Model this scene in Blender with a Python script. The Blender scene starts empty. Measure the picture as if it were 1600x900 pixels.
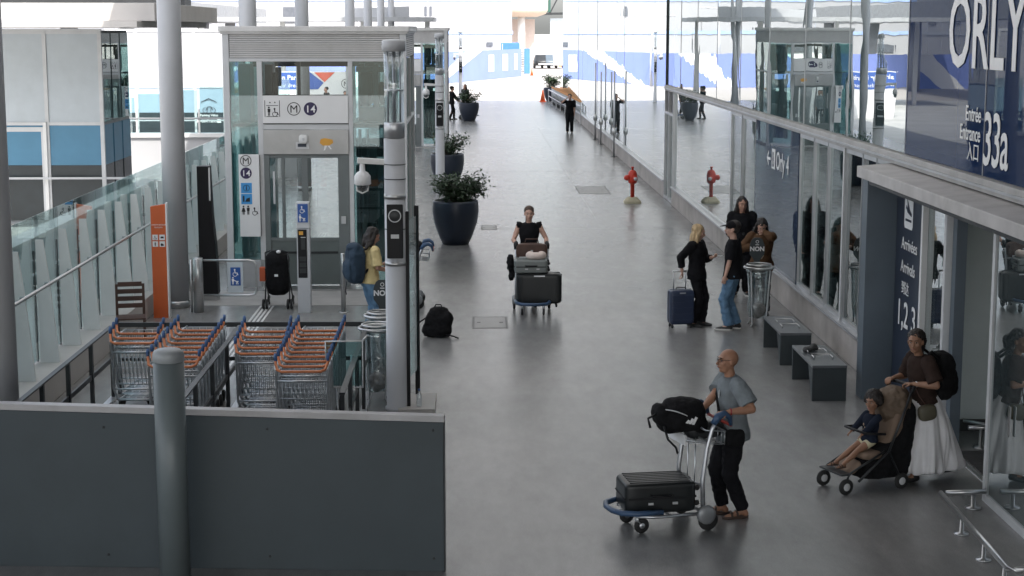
import bpy, bmesh, math, random
from mathutils import Vector, Matrix, noise
R = math.radians
random.seed(7)
sc = bpy.context.scene
COL = sc.collection

# ------------------------------------------------------------------ camera, world, sun, exposure
F_PX, PITCH, YAW, CAM_Z = 2600.0, 8.85, -1.24, 4.75
cam_d = bpy.data.cameras.new('camera'); cam = bpy.data.objects.new('camera', cam_d); COL.objects.link(cam)
cam.location = (0, 0, CAM_Z); cam.rotation_euler = (R(90-PITCH), 0, R(YAW))
cam_d.sensor_width = 36; cam_d.lens = 36*F_PX/1600; cam_d.clip_start = .5; cam_d.clip_end = 3000
cam_d.dof.use_dof = False
sc.camera = cam
SUN_EL, SUN_AZ = 52, -24          # elevation; the light travels towards +Y, this many degrees towards +X
w = bpy.data.worlds.new('World'); sc.world = w; w.use_nodes = True
nt = w.node_tree; nt.nodes.clear()
sky = nt.nodes.new('ShaderNodeTexSky'); sky.sky_type = 'NISHITA'; sky.sun_disc = False
sky.sun_elevation = R(SUN_EL); sky.sun_rotation = R(180+SUN_AZ); sky.dust_density = 3.0; sky.air_density = 1.0
bgn = nt.nodes.new('ShaderNodeBackground'); bgn.inputs['Strength'].default_value = .15
wo = nt.nodes.new('ShaderNodeOutputWorld')
hsv = nt.nodes.new('ShaderNodeHueSaturation'); hsv.inputs['Saturation'].default_value = .42
nt.links.new(sky.outputs[0], hsv.inputs['Color']); nt.links.new(hsv.outputs[0], bgn.inputs[0]); nt.links.new(bgn.outputs[0], wo.inputs[0])
sd = bpy.data.lights.new('sun', 'SUN'); sd.energy = 2.0; sd.angle = R(.5); sd.color = (1, .95, .88)
sun = bpy.data.objects.new('sun', sd); COL.objects.link(sun)
dv = Vector((math.sin(R(SUN_AZ))*math.cos(R(SUN_EL)), math.cos(R(SUN_AZ))*math.cos(R(SUN_EL)), -math.sin(R(SUN_EL))))
sun.rotation_euler = dv.to_track_quat('-Z', 'Y').to_euler()
sc.view_settings.view_transform = 'Standard'; sc.view_settings.look = 'None'
sc.view_settings.exposure = 1.72; sc.view_settings.gamma = 1.0
sc.view_settings.use_curve_mapping = False
cy = sc.cycles
cy.use_denoising = True; cy.max_bounces = 8; cy.diffuse_bounces = 4; cy.glossy_bounces = 5
cy.transmission_bounces = 6; cy.transparent_max_bounces = 16; cy.caustics_reflective = False; cy.caustics_refractive = False
cy.sample_clamp_indirect = 8

_rot = Matrix.Rotation(R(YAW), 3, 'Z') @ Matrix.Rotation(R(90-PITCH), 3, 'X')
def ray(px, py):
    return _rot @ Vector(((px-800)/F_PX, -(py-450)/F_PX, -1))
def gp(px, py, z=0.0):           # survey of the photograph: the point of the level z under that spot
    d = ray(px, py); t = (z-CAM_Z)/d.z
    return Vector((d.x*t, d.y*t, z))
def gy(px, py, Y):               # the same on the upright plane at distance Y
    d = ray(px, py); t = Y/d.y
    return Vector((d.x*t, Y, CAM_Z+d.z*t))

# ------------------------------------------------------------------ materials
def lin(c):
    return tuple(c)+(1.0,) if len(c) == 3 else tuple(c)
MATS = {}
def mat(name, col, rough=.5, metal=0.0, var=.12, vscale=3.0, bump=0.0, bscale=60.0, spec=.5, dirt=0.0, emit=None, coords='Object', rvar=0.0, stretch=(1,1,1), ior=None):
    if name in MATS: return MATS[name]
    m = bpy.data.materials.new(name); m.use_nodes = True; t = m.node_tree; p = t.nodes['Principled BSDF']
    p.inputs['Roughness'].default_value = rough; p.inputs['Metallic'].default_value = metal
    p.inputs['Specular IOR Level'].default_value = spec
    if ior: p.inputs['IOR'].default_value = ior
    tc = t.nodes.new('ShaderNodeTexCoord'); mp = t.nodes.new('ShaderNodeMapping'); mp.inputs['Scale'].default_value = stretch
    t.links.new(tc.outputs[coords], mp.inputs[0])
    n = t.nodes.new('ShaderNodeTexNoise'); n.inputs['Scale'].default_value = vscale; n.inputs['Detail'].default_value = 5
    t.links.new(mp.outputs[0], n.inputs['Vector'])
    r = t.nodes.new('ShaderNodeValToRGB')
    lo = tuple(c*(1-var) for c in col); hi = tuple(min(1, c*(1+var)) for c in col)
    r.color_ramp.elements[0].position = .3; r.color_ramp.elements[1].position = .7
    r.color_ramp.elements[0].color = lin(lo); r.color_ramp.elements[1].color = lin(hi)
    t.links.new(n.outputs['Fac'], r.inputs[0])
    src = r.outputs[0]
    if dirt > 0:
        n2 = t.nodes.new('ShaderNodeTexNoise'); n2.inputs['Scale'].default_value = vscale*.35; n2.inputs['Detail'].default_value = 9; n2.inputs['Roughness'].default_value = .75
        t.links.new(tc.outputs[coords], n2.inputs['Vector'])
        r2 = t.nodes.new('ShaderNodeValToRGB'); r2.color_ramp.elements[0].position = .48; r2.color_ramp.elements[1].position = .75
        r2.color_ramp.elements[0].color = (1,1,1,1); r2.color_ramp.elements[1].color = (1-dirt,1-dirt,1-dirt*1.1,1)
        t.links.new(n2.outputs['Fac'], r2.inputs[0])
        mx = t.nodes.new('ShaderNodeMix'); mx.data_type = 'RGBA'; mx.blend_type = 'MULTIPLY'; mx.inputs['Factor'].default_value = 1
        t.links.new(src, mx.inputs['A']); t.links.new(r2.outputs[0], mx.inputs['B']); src = mx.outputs['Result']
    t.links.new(src, p.inputs['Base Color'])
    if rvar > 0:
        n3 = t.nodes.new('ShaderNodeTexNoise'); n3.inputs['Scale'].default_value = vscale*.6; n3.inputs['Detail'].default_value = 6
        t.links.new(tc.outputs[coords], n3.inputs['Vector'])
        mr = t.nodes.new('ShaderNodeMapRange'); mr.inputs['From Min'].default_value = .3; mr.inputs['From Max'].default_value = .7
        mr.inputs['To Min'].default_value = max(.02, rough-rvar); mr.inputs['To Max'].default_value = rough+rvar
        t.links.new(n3.outputs['Fac'], mr.inputs[0]); t.links.new(mr.outputs[0], p.inputs['Roughness'])
    if bump > 0:
        nb = t.nodes.new('ShaderNodeTexNoise'); nb.inputs['Scale'].default_value = bscale; nb.inputs['Detail'].default_value = 4
        t.links.new(mp.outputs[0], nb.inputs['Vector'])
        b = t.nodes.new('ShaderNodeBump'); b.inputs['Strength'].default_value = bump; b.inputs['Distance'].default_value = .01
        t.links.new(nb.outputs['Fac'], b.inputs['Height']); t.links.new(b.outputs[0], p.inputs['Normal'])
    if emit: p.inputs['Emission Color'].default_value = lin(emit[0]); p.inputs['Emission Strength'].default_value = emit[1]
    MATS[name] = m; return m

def glass(name, tint=(.75,.85,.85), refl=.25, wav=0.0, wscale=.5, rough=.0, opaque=None, graze=.9):
    """a coated pane: part mirror (more at grazing angles), part tinted see-through or a dark backing"""
    if name in MATS: return MATS[name]
    m = bpy.data.materials.new(name); m.use_nodes = True; t = m.node_tree; t.nodes.clear()
    out = t.nodes.new('ShaderNodeOutputMaterial'); mix = t.nodes.new('ShaderNodeMixShader')
    gl = t.nodes.new('ShaderNodeBsdfGlossy'); gl.inputs['Roughness'].default_value = rough; gl.inputs['Color'].default_value = (.93,.97,.97,1)
    if opaque is None:
        tr = t.nodes.new('ShaderNodeBsdfTransparent'); tr.inputs['Color'].default_value = lin(tint)
    else:
        tr = t.nodes.new('ShaderNodeBsdfDiffuse'); tr.inputs['Color'].default_value = lin(opaque)
    fr = t.nodes.new('ShaderNodeLayerWeight'); fr.inputs['Blend'].default_value = .5
    pw = t.nodes.new('ShaderNodeMath'); pw.operation = 'POWER'; pw.inputs[1].default_value = 3.0
    mr = t.nodes.new('ShaderNodeMapRange'); mr.inputs['To Min'].default_value = refl; mr.inputs['To Max'].default_value = graze
    t.links.new(fr.outputs['Facing'], pw.inputs[0]); t.links.new(pw.outputs[0], mr.inputs[0]); t.links.new(mr.outputs[0], mix.inputs[0])
    if wav > 0:
        tc = t.nodes.new('ShaderNodeTexCoord'); nb = t.nodes.new('ShaderNodeTexNoise'); nb.inputs['Scale'].default_value = wscale; nb.inputs['Detail'].default_value = 1.5
        t.links.new(tc.outputs['Object'], nb.inputs['Vector'])
        b = t.nodes.new('ShaderNodeBump'); b.inputs['Strength'].default_value = 1; b.inputs['Distance'].default_value = wav
        t.links.new(nb.outputs['Fac'], b.inputs['Height']); t.links.new(b.outputs[0], gl.inputs['Normal'])
    t.links.new(tr.outputs[0], mix.inputs[1]); t.links.new(gl.outputs[0], mix.inputs[2]); t.links.new(mix.outputs[0], out.inputs[0])
    MATS[name] = m; return m

M_concrete = mat('concrete', (.42,.39,.37), .75, var=.12, vscale=1.6, bump=.25, bscale=30, dirt=.35)
M_concrete2 = mat('concrete_pale', (.48,.46,.44), .7, var=.07, vscale=1.2, bump=.15, bscale=20, dirt=.15)
M_white = mat('white_paint', (.74,.74,.73), .45, var=.03, dirt=.08)
M_whitewall = mat('white_cladding', (.40,.405,.42), .6, var=.03, vscale=.3, dirt=.06)
M_frame = mat('frame_grey', (.60,.61,.62), .4, metal=.0, var=.05, dirt=.1)
M_alu = mat('aluminium', (.55,.56,.58), .38, metal=.85, var=.06, dirt=.1)
M_steel = mat('brushed_steel', (.5,.5,.5), .3, metal=.95, var=.08, vscale=8, bump=.05, stretch=(1,1,12))
M_chrome = mat('zinc_wire', (.56,.58,.6), .28, metal=.9, var=.12, vscale=20)
M_dark = mat('dark_metal', (.035,.038,.04), .45, metal=.3, var=.2, bump=.04)
M_black = mat('black_plastic', (.012,.012,.014), .5, spec=.25, var=.2, bump=.05)
M_rubber = mat('rubber', (.022,.022,.022), .75, var=.3)
M_column = mat('column_paint', (.50,.51,.53), .42, var=.05, vscale=.8, dirt=.12, bump=.02)
M_post = mat('post_paint', (.13,.155,.16), .38, var=.06, vscale=2, dirt=.15, bump=.03)
M_panel = mat('panel_grey', (.047,.062,.070), .5, var=.09, vscale=1.1, dirt=.22, rvar=.08)
M_trim = mat('trim_light', (.72,.71,.70), .45, var=.05, dirt=.25)
M_navy = mat('navy_paint', (.022,.032,.055), .35, var=.1, vscale=2)
M_bluegrey = mat('bluegrey_paint', (.105,.135,.165), .42, var=.07, vscale=1.0, dirt=.25)
M_blueband = mat('blue_band', (.07,.215,.34), .4, var=.05)
M_paleblue = mat('pale_blue_band', (.36,.46,.55), .45, var=.04)
M_blackband = mat('black_band', (.018,.026,.03), .25, var=.15)
M_greypanel = mat('grey_panel', (.50,.55,.585), .35, var=.04, dirt=.08)
M_hoard = mat('blue_hoarding', (.19,.25,.58), .6, var=.05, vscale=.5)
M_contblue = mat('container_blue', (.07,.2,.55), .5, var=.08)
M_signwhite = mat('sign_white', (.8,.8,.8), .4, var=.02)
M_signblue = mat('sign_blue', (.02,.09,.33), .4, var=.05)
M_pictoblue = mat('picto_blue', (.05,.3,.65), .4, var=.05)
M_letter = mat('letter_white', (.85,.85,.85), .4, var=.01)
M_lineviolet = mat('line_violet', (.03,.02,.08), .4, var=.02)
M_ink = mat('ink_black', (.012,.012,.014), .4, var=.02)
M_orange = mat('orange_totem', (.58,.115,.03), .45, var=.05, dirt=.1)
M_orangeh = mat('orange_handle', (.70,.32,.11), .4, var=.2, vscale=6)
M_redh = mat('red_handle', (.55,.18,.07), .4, var=.2, vscale=6)
M_bluegrip = mat('blue_grip', (.04,.1,.24), .5, var=.15)
M_bluetube = mat('blue_tube', (.035,.075,.15), .35, var=.15)
M_hydred = mat('hydrant_red', (.55,.04,.02), .35, var=.12, dirt=.15)
M_cream = mat('cream_concrete', (.5,.46,.33), .8, var=.15, dirt=.3)
M_pot = mat('pot_navy', (.018,.026,.045), .33, var=.15, vscale=2, bump=.03)
M_soil = mat('soil', (.05,.035,.025), .95, var=.4, vscale=30, bump=.5)
M_leaf = mat('leaf', (.035,.065,.03), .5, var=.45, vscale=6)
M_bark = mat('bark', (.08,.06,.04), .9, var=.3)
M_wood = mat('dark_wood', (.07,.035,.025), .5, var=.3, vscale=5, stretch=(1,8,1))
M_slate = mat('bench_top', (.13,.14,.15), .3, var=.1, vscale=3, dirt=.15)
M_benchleg = mat('bench_side', (.035,.045,.05), .5, var=.12, dirt=.2)
M_amber = mat('amber', (.7,.35,.05), .4, var=.1)
G_clear = glass('clear_glass', (.95,.97,.96), .04, graze=.7)
G_teal = glass('teal_glass', (.62,.79,.79), .10, graze=.75)
G_dark = glass('dark_glass', (.30,.38,.40), .12, graze=.8)
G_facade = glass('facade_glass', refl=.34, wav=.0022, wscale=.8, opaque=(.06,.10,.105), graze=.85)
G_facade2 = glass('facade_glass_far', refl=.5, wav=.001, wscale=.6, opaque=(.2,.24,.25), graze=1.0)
G_navy = glass('navy_film', refl=.07, wav=.001, wscale=.7, opaque=(.014,.03,.085), graze=.20)
G_win = glass('window_glass', (.62,.70,.70), .22, wav=.002, wscale=.8, graze=.72)
G_frost = glass('frosted', (.8,.87,.88), .2, graze=.6)
G_bag = glass('bag_film', (.7,.75,.76), .22, wav=.02, wscale=9, rough=.15, graze=.6)
G_tube = glass('acrylic_tube', (.85,.88,.9), .15, graze=.6)

# ------------------------------------------------------------------ mesh helpers
class MB:
    def __init__(s): s.v = []; s.f = []; s.m = []; s.s = []
    def add(s, vs, fs, mi=0, smooth=False):
        o = len(s.v); s.v += [tuple(v) for v in vs]
        for f in fs: s.f.append(tuple(i+o for i in f)); s.m.append(mi); s.s.append(smooth)
        return s
    def box(s, x0, x1, y0, y1, z0, z1, mi=0):
        v = [(x0,y0,z0),(x1,y0,z0),(x1,y1,z0),(x0,y1,z0),(x0,y0,z1),(x1,y0,z1),(x1,y1,z1),(x0,y1,z1)]
        return s.add(v, [(0,3,2,1),(4,5,6,7),(0,1,5,4),(1,2,6,5),(2,3,7,6),(3,0,4,7)], mi)
    def obox(s, c, size, rot=None, mi=0):
        c = Vector(c); hx, hy, hz = [d/2 for d in size]
        rot = rot or Matrix.Identity(3)
        v = [c+rot@Vector((a*hx,b*hy,d*hz)) for d in (-1,1) for a,b in ((-1,-1),(1,-1),(1,1),(-1,1))]
        return s.add(v, [(0,3,2,1),(4,5,6,7),(0,1,5,4),(1,2,6,5),(2,3,7,6),(3,0,4,7)], mi)
    def beam(s, p, q, w, h, mi=0, up=(0,0,1)):
        p = Vector(p); q = Vector(q); d = (q-p); L = d.length; d.normalize()
        u = Vector(up)
        if abs(d.dot(u)) > .99: u = Vector((0,1,0))
        x = d.cross(u).normalized(); z = x.cross(d).normalized()
        rot = Matrix((x, d, z)).transposed()
        return s.obox((p+q)/2, (w, L, h), rot, mi)
    def tube(s, pts, r, n=8, mi=0, closed=False, flat=1.0):
        pts = [Vector(p) for p in pts]; N = len(pts)
        rs = r if isinstance(r, (list, tuple)) else [r]*N
        rings = []; prev = None
        for i, p in enumerate(pts):
            if closed: d = pts[(i+1) % N]-pts[i-1]
            else: d = pts[min(i+1, N-1)]-pts[max(i-1, 0)]
            d.normalize()
            if prev is None:
                a = Vector((0,0,1)) if abs(d.z) < .9 else Vector((1,0,0))
                x = d.cross(a).normalized()
            else:
                x = (prev-d*prev.dot(d)).normalized()
            prev = x; y = d.cross(x)
            rings.append([p+(x*math.cos(2*math.pi*k/n)+y*math.sin(2*math.pi*k/n)*flat)*rs[i] for k in range(n)])
        v = [q for rg in rings for q in rg]; f = []
        for i in range(N if closed else N-1):
            j = (i+1) % N
            for k in range(n): f.append((i*n+k, i*n+(k+1) % n, j*n+(k+1) % n, j*n+k))
        if not closed: f.append(tuple(range(n-1, -1, -1))); f.append(tuple((N-1)*n+k for k in range(n)))
        return s.add(v, f, mi, True)
    def lathe(s, prof, c=(0,0,0), n=24, mi=0, smooth=True, rot=None):
        c = Vector(c); rot = rot or Matrix.Identity(3); v = []; f = []
        for (r, z) in prof:
            for k in range(n):
                a = 2*math.pi*k/n; v.append(c+rot@Vector((r*math.cos(a), r*math.sin(a), z)))
        P = len(prof)
        for i in range(P-1):
            for k in range(n): f.append((i*n+k, i*n+(k+1) % n, (i+1)*n+(k+1) % n, (i+1)*n+k))
        if prof[0][0] > 1e-4: f.append(tuple(range(n-1, -1, -1)))
        if prof[-1][0] > 1e-4: f.append(tuple((P-1)*n+k for k in range(n)))
        return s.add(v, f, mi, smooth)
    def cyl(s, p, q, r, n=12, mi=0): return s.tube([p, q], r, n, mi)
    def wheel(s, c, axis, r, w, n=18, mi=0):
        axis = Vector(axis).normalized(); c = Vector(c)
        rot = axis.to_track_quat('Z', 'Y').to_matrix()
        b = min(w*.3, r*.2)
        return s.lathe([(r*.05,-w/2),(r-b,-w/2),(r,-w/2+b),(r,w/2-b),(r-b,w/2),(r*.05,w/2)], c, n, mi, True, rot)
    def prism(s, poly, M, t, mi=0):   # poly in the local xy plane, thickness t along local z, M a 4x4
        n = len(poly)
        v = [M@Vector((x,y,0)) for x,y in poly]+[M@Vector((x,y,t)) for x,y in poly]
        f = [tuple(range(n-1,-1,-1)), tuple(range(n,2*n))]+[(i,(i+1)%n,n+(i+1)%n,n+i) for i in range(n)]
        return s.add(v, f, mi)
    def ell(s, c, rad, rot=None, nu=16, nv=10, e=1.0, mi=0):   # (super)ellipsoid
        c = Vector(c); rot = rot or Matrix.Identity(3); v = []; f = []
        g = lambda t: math.copysign(abs(t)**e, t)
        for i in range(1, nv):
            ph = math.pi*i/nv
            for k in range(nu):
                a = 2*math.pi*k/nu
                v.append(c+rot@Vector((rad[0]*g(math.sin(ph))*g(math.cos(a)), rad[1]*g(math.sin(ph))*g(math.sin(a)), rad[2]*g(math.cos(ph)))))
        v.append(c+rot@Vector((0,0,rad[2]))); v.append(c+rot@Vector((0,0,-rad[2]))); T = len(v)-2
        for i in range(nv-2):
            for k in range(nu): f.append((i*nu+k,(i+1)*nu+k,(i+1)*nu+(k+1)%nu,i*nu+(k+1)%nu))
        for k in range(nu): f.append((T,k,(k+1)%nu)); f.append((T+1,(nv-2)*nu+(k+1)%nu,(nv-2)*nu+k))
        return s.add(v, f, mi, True)
    def cap(s, p, q, r0, r1, n=12, flat=1.0):   # tapered capsule, closed
        p = Vector(p); q = Vector(q); d = (q-p)
        if d.length < 1e-5: return s.ell(p, (r0,r0,r0))
        u = d.normalized(); pts = []; rs = []
        for a in (80, 50, 25): pts.append(p-u*r0*math.sin(R(a))); rs.append(r0*math.cos(R(a)))
        pts.append(p); rs.append(r0); pts.append(q); rs.append(r1)
        for a in (25, 50, 80): pts.append(q+u*r1*math.sin(R(a))); rs.append(r1*math.cos(R(a)))
        return s.tube(pts, rs, n, 0, False, flat)
    def loft(s, rings, n=20, smooth=True, mi=0, e=1.0):   # rings: (centre, rx, ry[, rot])
        v = []; f = []
        g = lambda t: math.copysign(abs(t)**e, t)
        for rg in rings:
            c = Vector(rg[0]); rot = rg[3] if len(rg) > 3 else Matrix.Identity(3)
            for k in range(n):
                a = 2*math.pi*k/n; v.append(c+rot@Vector((rg[1]*g(math.cos(a)), rg[2]*g(math.sin(a)), 0)))
        P = len(rings)
        for i in range(P-1):
            for k in range(n): f.append((i*n+k,i*n+(k+1)%n,(i+1)*n+(k+1)%n,(i+1)*n+k))
        f.append(tuple(range(n-1,-1,-1))); f.append(tuple((P-1)*n+k for k in range(n)))
        return s.add(v, f, mi, smooth)
    def build(s, name, mats, parent=None, bevel=0, loc=None, rz=0, remesh=0, disp=None, sub=0, smooth=None, seg=2):
        me = bpy.data.meshes.new(name); me.from_pydata(s.v, [], s.f)
        if not isinstance(mats, (list, tuple)): mats = [mats]
        for m in mats: me.materials.append(m)
        me.polygons.foreach_set('material_index', s.m)
        me.polygons.foreach_set('use_smooth', s.s if smooth is None else [smooth]*len(s.f)); me.update()
        o = bpy.data.objects.new(name, me); COL.objects.link(o)
        if parent: o.parent = parent
        if loc is not None: o.location = loc
        if rz: o.rotation_euler.z = rz
        if remesh:
            md = o.modifiers.new('remesh', 'REMESH'); md.mode = 'VOXEL'; md.voxel_size = remesh; md.use_smooth_shade = True
            sm = o.modifiers.new('smooth', 'SMOOTH'); sm.factor = .5; sm.iterations = 3
        if disp:
            tx = bpy.data.textures.new(name, 'CLOUDS'); tx.noise_scale = disp[1]; tx.noise_depth = 2
            md = o.modifiers.new('folds', 'DISPLACE'); md.texture = tx; md.strength = disp[0]; md.mid_level = .5; md.texture_coords = 'LOCAL'
        if bevel:
            md = o.modifiers.new('bevel', 'BEVEL'); md.width = bevel; md.segments = seg; md.limit_method = 'ANGLE'; md.angle_limit = R(40)
        return o

def tag(o, label=None, cat=None, group=None, kind=None):
    if label: o['label'] = label
    if cat: o['category'] = cat
    if group: o['group'] = group
    if kind: o['kind'] = kind
    return o
def thing(name, label, cat, loc=(0,0,0), rz=0, group=None):
    o = bpy.data.objects.new(name, None); o.empty_display_size = .1; COL.objects.link(o)
    o.location = loc; o.rotation_euler.z = rz
    return tag(o, label, cat, group)
KIDS = {}
def copy_tree(o, parent=None):
    c = o.copy(); COL.objects.link(c)
    if parent: c.parent = parent
    for ch in [x for x in COL.objects if x.parent == o]: copy_tree(ch, c)
    return c
def children_index():
    d = {}
    for x in COL.objects:
        if x.parent: d.setdefault(x.parent.name, []).append(x)
    return d
def dup(root, loc, rz=0, label=None, group=None, idx=None):
    idx = idx or children_index()
    def rec(o, par):
        c = o.copy(); COL.objects.link(c)
        if par: c.parent = par
        for ch in idx.get(o.name, []): rec(ch, c)
        return c
    r = rec(root, None); r.location = loc; r.rotation_euler.z = rz
    if label: r['label'] = label
    if group: r['group'] = group
    return r
XF = Matrix(((1,0,0),(0,0,-1),(0,1,0)))       # text plane seen by the camera (normal -Y)
XW = Matrix(((0,0,-1),(-1,0,0),(0,1,0)))      # text plane on the right facade (normal -X)
def text(s, size, loc, rot3, m, parent=None, name='lettering', align='LEFT', ext=.002, sx=1.0, bold=0.0, spacing=1.0):
    cu = bpy.data.curves.new(name, 'FONT'); cu.body = s; cu.size = size; cu.extrude = ext; cu.align_x = align
    cu.offset = bold; cu.resolution_u = 3; cu.space_character = spacing
    o = bpy.data.objects.new('tmp', cu); COL.objects.link(o)
    bpy.context.view_layer.update()
    me = bpy.data.meshes.new_from_object(o.evaluated_get(bpy.context.evaluated_depsgraph_get()))
    bpy.data.objects.remove(o); bpy.data.curves.remove(cu)
    me.transform(Matrix.Diagonal((sx,1,1,1))); me.transform(rot3.to_4x4()); me.materials.clear(); me.materials.append(m); me.name = name
    ob = bpy.data.objects.new(name, me); COL.objects.link(ob); ob.location = loc
    if parent: ob.parent = parent
    return ob
def frame4(loc, rot3): return Matrix.Translation(Vector(loc)) @ rot3.to_4x4()
def circ(r, n=28, cx=0, cy=0): return [(cx+r*math.cos(2*math.pi*k/n), cy+r*math.sin(2*math.pi*k/n)) for k in range(n)]
def ring_mb(mb, M, r, wd, t=.003, n=28, mi=0):
    o = circ(r, n); i = circ(r-wd, n); v = [M@Vector((x,y,t)) for x,y in o]+[M@Vector((x,y,t)) for x,y in i]
    mb.add(v, [(k,(k+1)%n,n+(k+1)%n,n+k) for k in range(n)], mi)
def wheelchair(mb, M, s, mi=0, t=.003):       # small wheelchair pictogram
    Mt = M @ Matrix.Translation((0,0,t))
    mb.prism(circ(.11*s,14,-.05*s,.78*s), Mt, .001, mi)
    mb.prism([(-.1*s,.68*s),(.02*s,.68*s),(.05*s,.4*s),(.3*s,.4*s),(.42*s,.08*s),(.32*s,.05*s),(.22*s,.3*s),(-.06*s,.3*s)], Mt, .001, mi)
    n = 14; a0 = R(120); a1 = R(370)
    o = []; ii = []
    for k in range(n+1):
        a = a0+(a1-a0)*k/n; o.append((.3*s*math.cos(a)-.02*s, .3*s*math.sin(a)+.18*s)); ii.append((.23*s*math.cos(a)-.02*s, .23*s*math.sin(a)+.18*s))
    v = [Mt@Vector((x,y,0)) for x,y in o+ii]
    mb.add(v, [(k,k+1,n+1+k+1,n+1+k) for k in range(n)], mi)
def manpic(mb, M, s, mi=0, t=.003, dress=False, push=False):
    Mt = M @ Matrix.Translation((0,0,t))
    mb.prism(circ(.1*s,12,0,.88*s), Mt, .001, mi)
    if dress: mb.prism([(-.1*s,.74*s),(.1*s,.74*s),(.22*s,.3*s),(-.22*s,.3*s)], Mt, .001, mi)
    else: mb.prism([(-.16*s,.74*s),(.16*s,.74*s),(.13*s,.38*s),(-.13*s,.38*s)], Mt, .001, mi)
    mb.prism([(-.1*s,.38*s),(-.02*s,.38*s),(-.02*s,0),(-.1*s,0)], Mt, .001, mi)
    mb.prism([(.02*s,.38*s),(.1*s,.38*s),(.1*s,0),(.02*s,0)], Mt, .001, mi)
    if push:
        mb.prism([(.12*s,.6*s),(.55*s,.42*s),(.5*s,.3*s),(.12*s,.5*s)], Mt, .001, mi)
        mb.prism([(.4*s,.45*s),(.75*s,.45*s),(.62*s,.18*s),(.42*s,.18*s)], Mt, .001, mi)
        mb.prism(circ(.08*s,10,.45*s,.08*s), Mt, .001, mi); mb.prism(circ(.08*s,10,.65*s,.08*s), Mt, .001, mi)
# ------------------------------------------------------------------ ground
def floor_material():
    m = bpy.data.materials.new('resin_floor'); m.use_nodes = True; t = m.node_tree; p = t.nodes['Principled BSDF']
    geo = t.nodes.new('ShaderNodeNewGeometry')
    def nz(scale, det, rough=.5, st=(1,1,1)):
        mp = t.nodes.new('ShaderNodeMapping'); mp.inputs['Scale'].default_value = st; t.links.new(geo.outputs['Position'], mp.inputs[0])
        n = t.nodes.new('ShaderNodeTexNoise'); n.inputs['Scale'].default_value = scale; n.inputs['Detail'].default_value = det; n.inputs['Roughness'].default_value = rough
        t.links.new(mp.outputs[0], n.inputs['Vector']); return n
    big = nz(.35, 5, .6, (1,.6,1)); fine = nz(90, 2); mid = nz(3.5, 6, .7, (1,.35,1))
    r = t.nodes.new('ShaderNodeValToRGB'); r.color_ramp.elements[0].position = .3; r.color_ramp.elements[1].position = .72
    r.color_ramp.elements[0].color = (.18,.185,.183,1); r.color_ramp.elements[1].color = (.265,.258,.25,1); t.links.new(big.outputs['Fac'], r.inputs[0])
    def mul(a, fac, lo, hi):
        mr = t.nodes.new('ShaderNodeMapRange'); mr.inputs['From Min'].default_value = .3; mr.inputs['From Max'].default_value = .7
        mr.inputs['To Min'].default_value = lo; mr.inputs['To Max'].default_value = hi; t.links.new(fac, mr.inputs[0])
        mx = t.nodes.new('ShaderNodeVectorMath'); mx.operation = 'SCALE'; t.links.new(a, mx.inputs[0]); t.links.new(mr.outputs[0], mx.inputs['Scale']); return mx.outputs[0]
    sp = nz(7, 8, .8); rs = t.nodes.new('ShaderNodeMapRange'); rs.inputs['From Min'].default_value = .62; rs.inputs['From Max'].default_value = .70; rs.inputs['To Min'].default_value = 1; rs.inputs['To Max'].default_value = .80; t.links.new(sp.outputs['Fac'], rs.inputs[0])
    ms = t.nodes.new('ShaderNodeVectorMath'); ms.operation = 'SCALE'; t.links.new(r.outputs[0], ms.inputs[0]); t.links.new(rs.outputs[0], ms.inputs['Scale'])
    c = mul(ms.outputs[0], mid.outputs['Fac'], .80, 1.14); c = mul(c, fine.outputs['Fac'], .86, 1.14)
    t.links.new(c, p.inputs['Base Color'])
    mr = t.nodes.new('ShaderNodeMapRange'); mr.inputs['From Min'].default_value = .3; mr.inputs['From Max'].default_value = .7
    mr.inputs['To Min'].default_value = .25; mr.inputs['To Max'].default_value = .33; p.inputs['Roughness'].default_value = .27
    b = t.nodes.new('ShaderNodeBump'); b.inputs['Strength'].default_value = .08; b.inputs['Distance'].default_value = .002
    t.links.new(fine.outputs['Fac'], b.inputs['Height']); t.links.new(b.outputs[0], p.inputs['Normal'])
    p.inputs['Specular IOR Level'].default_value = .75
    return m

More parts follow.
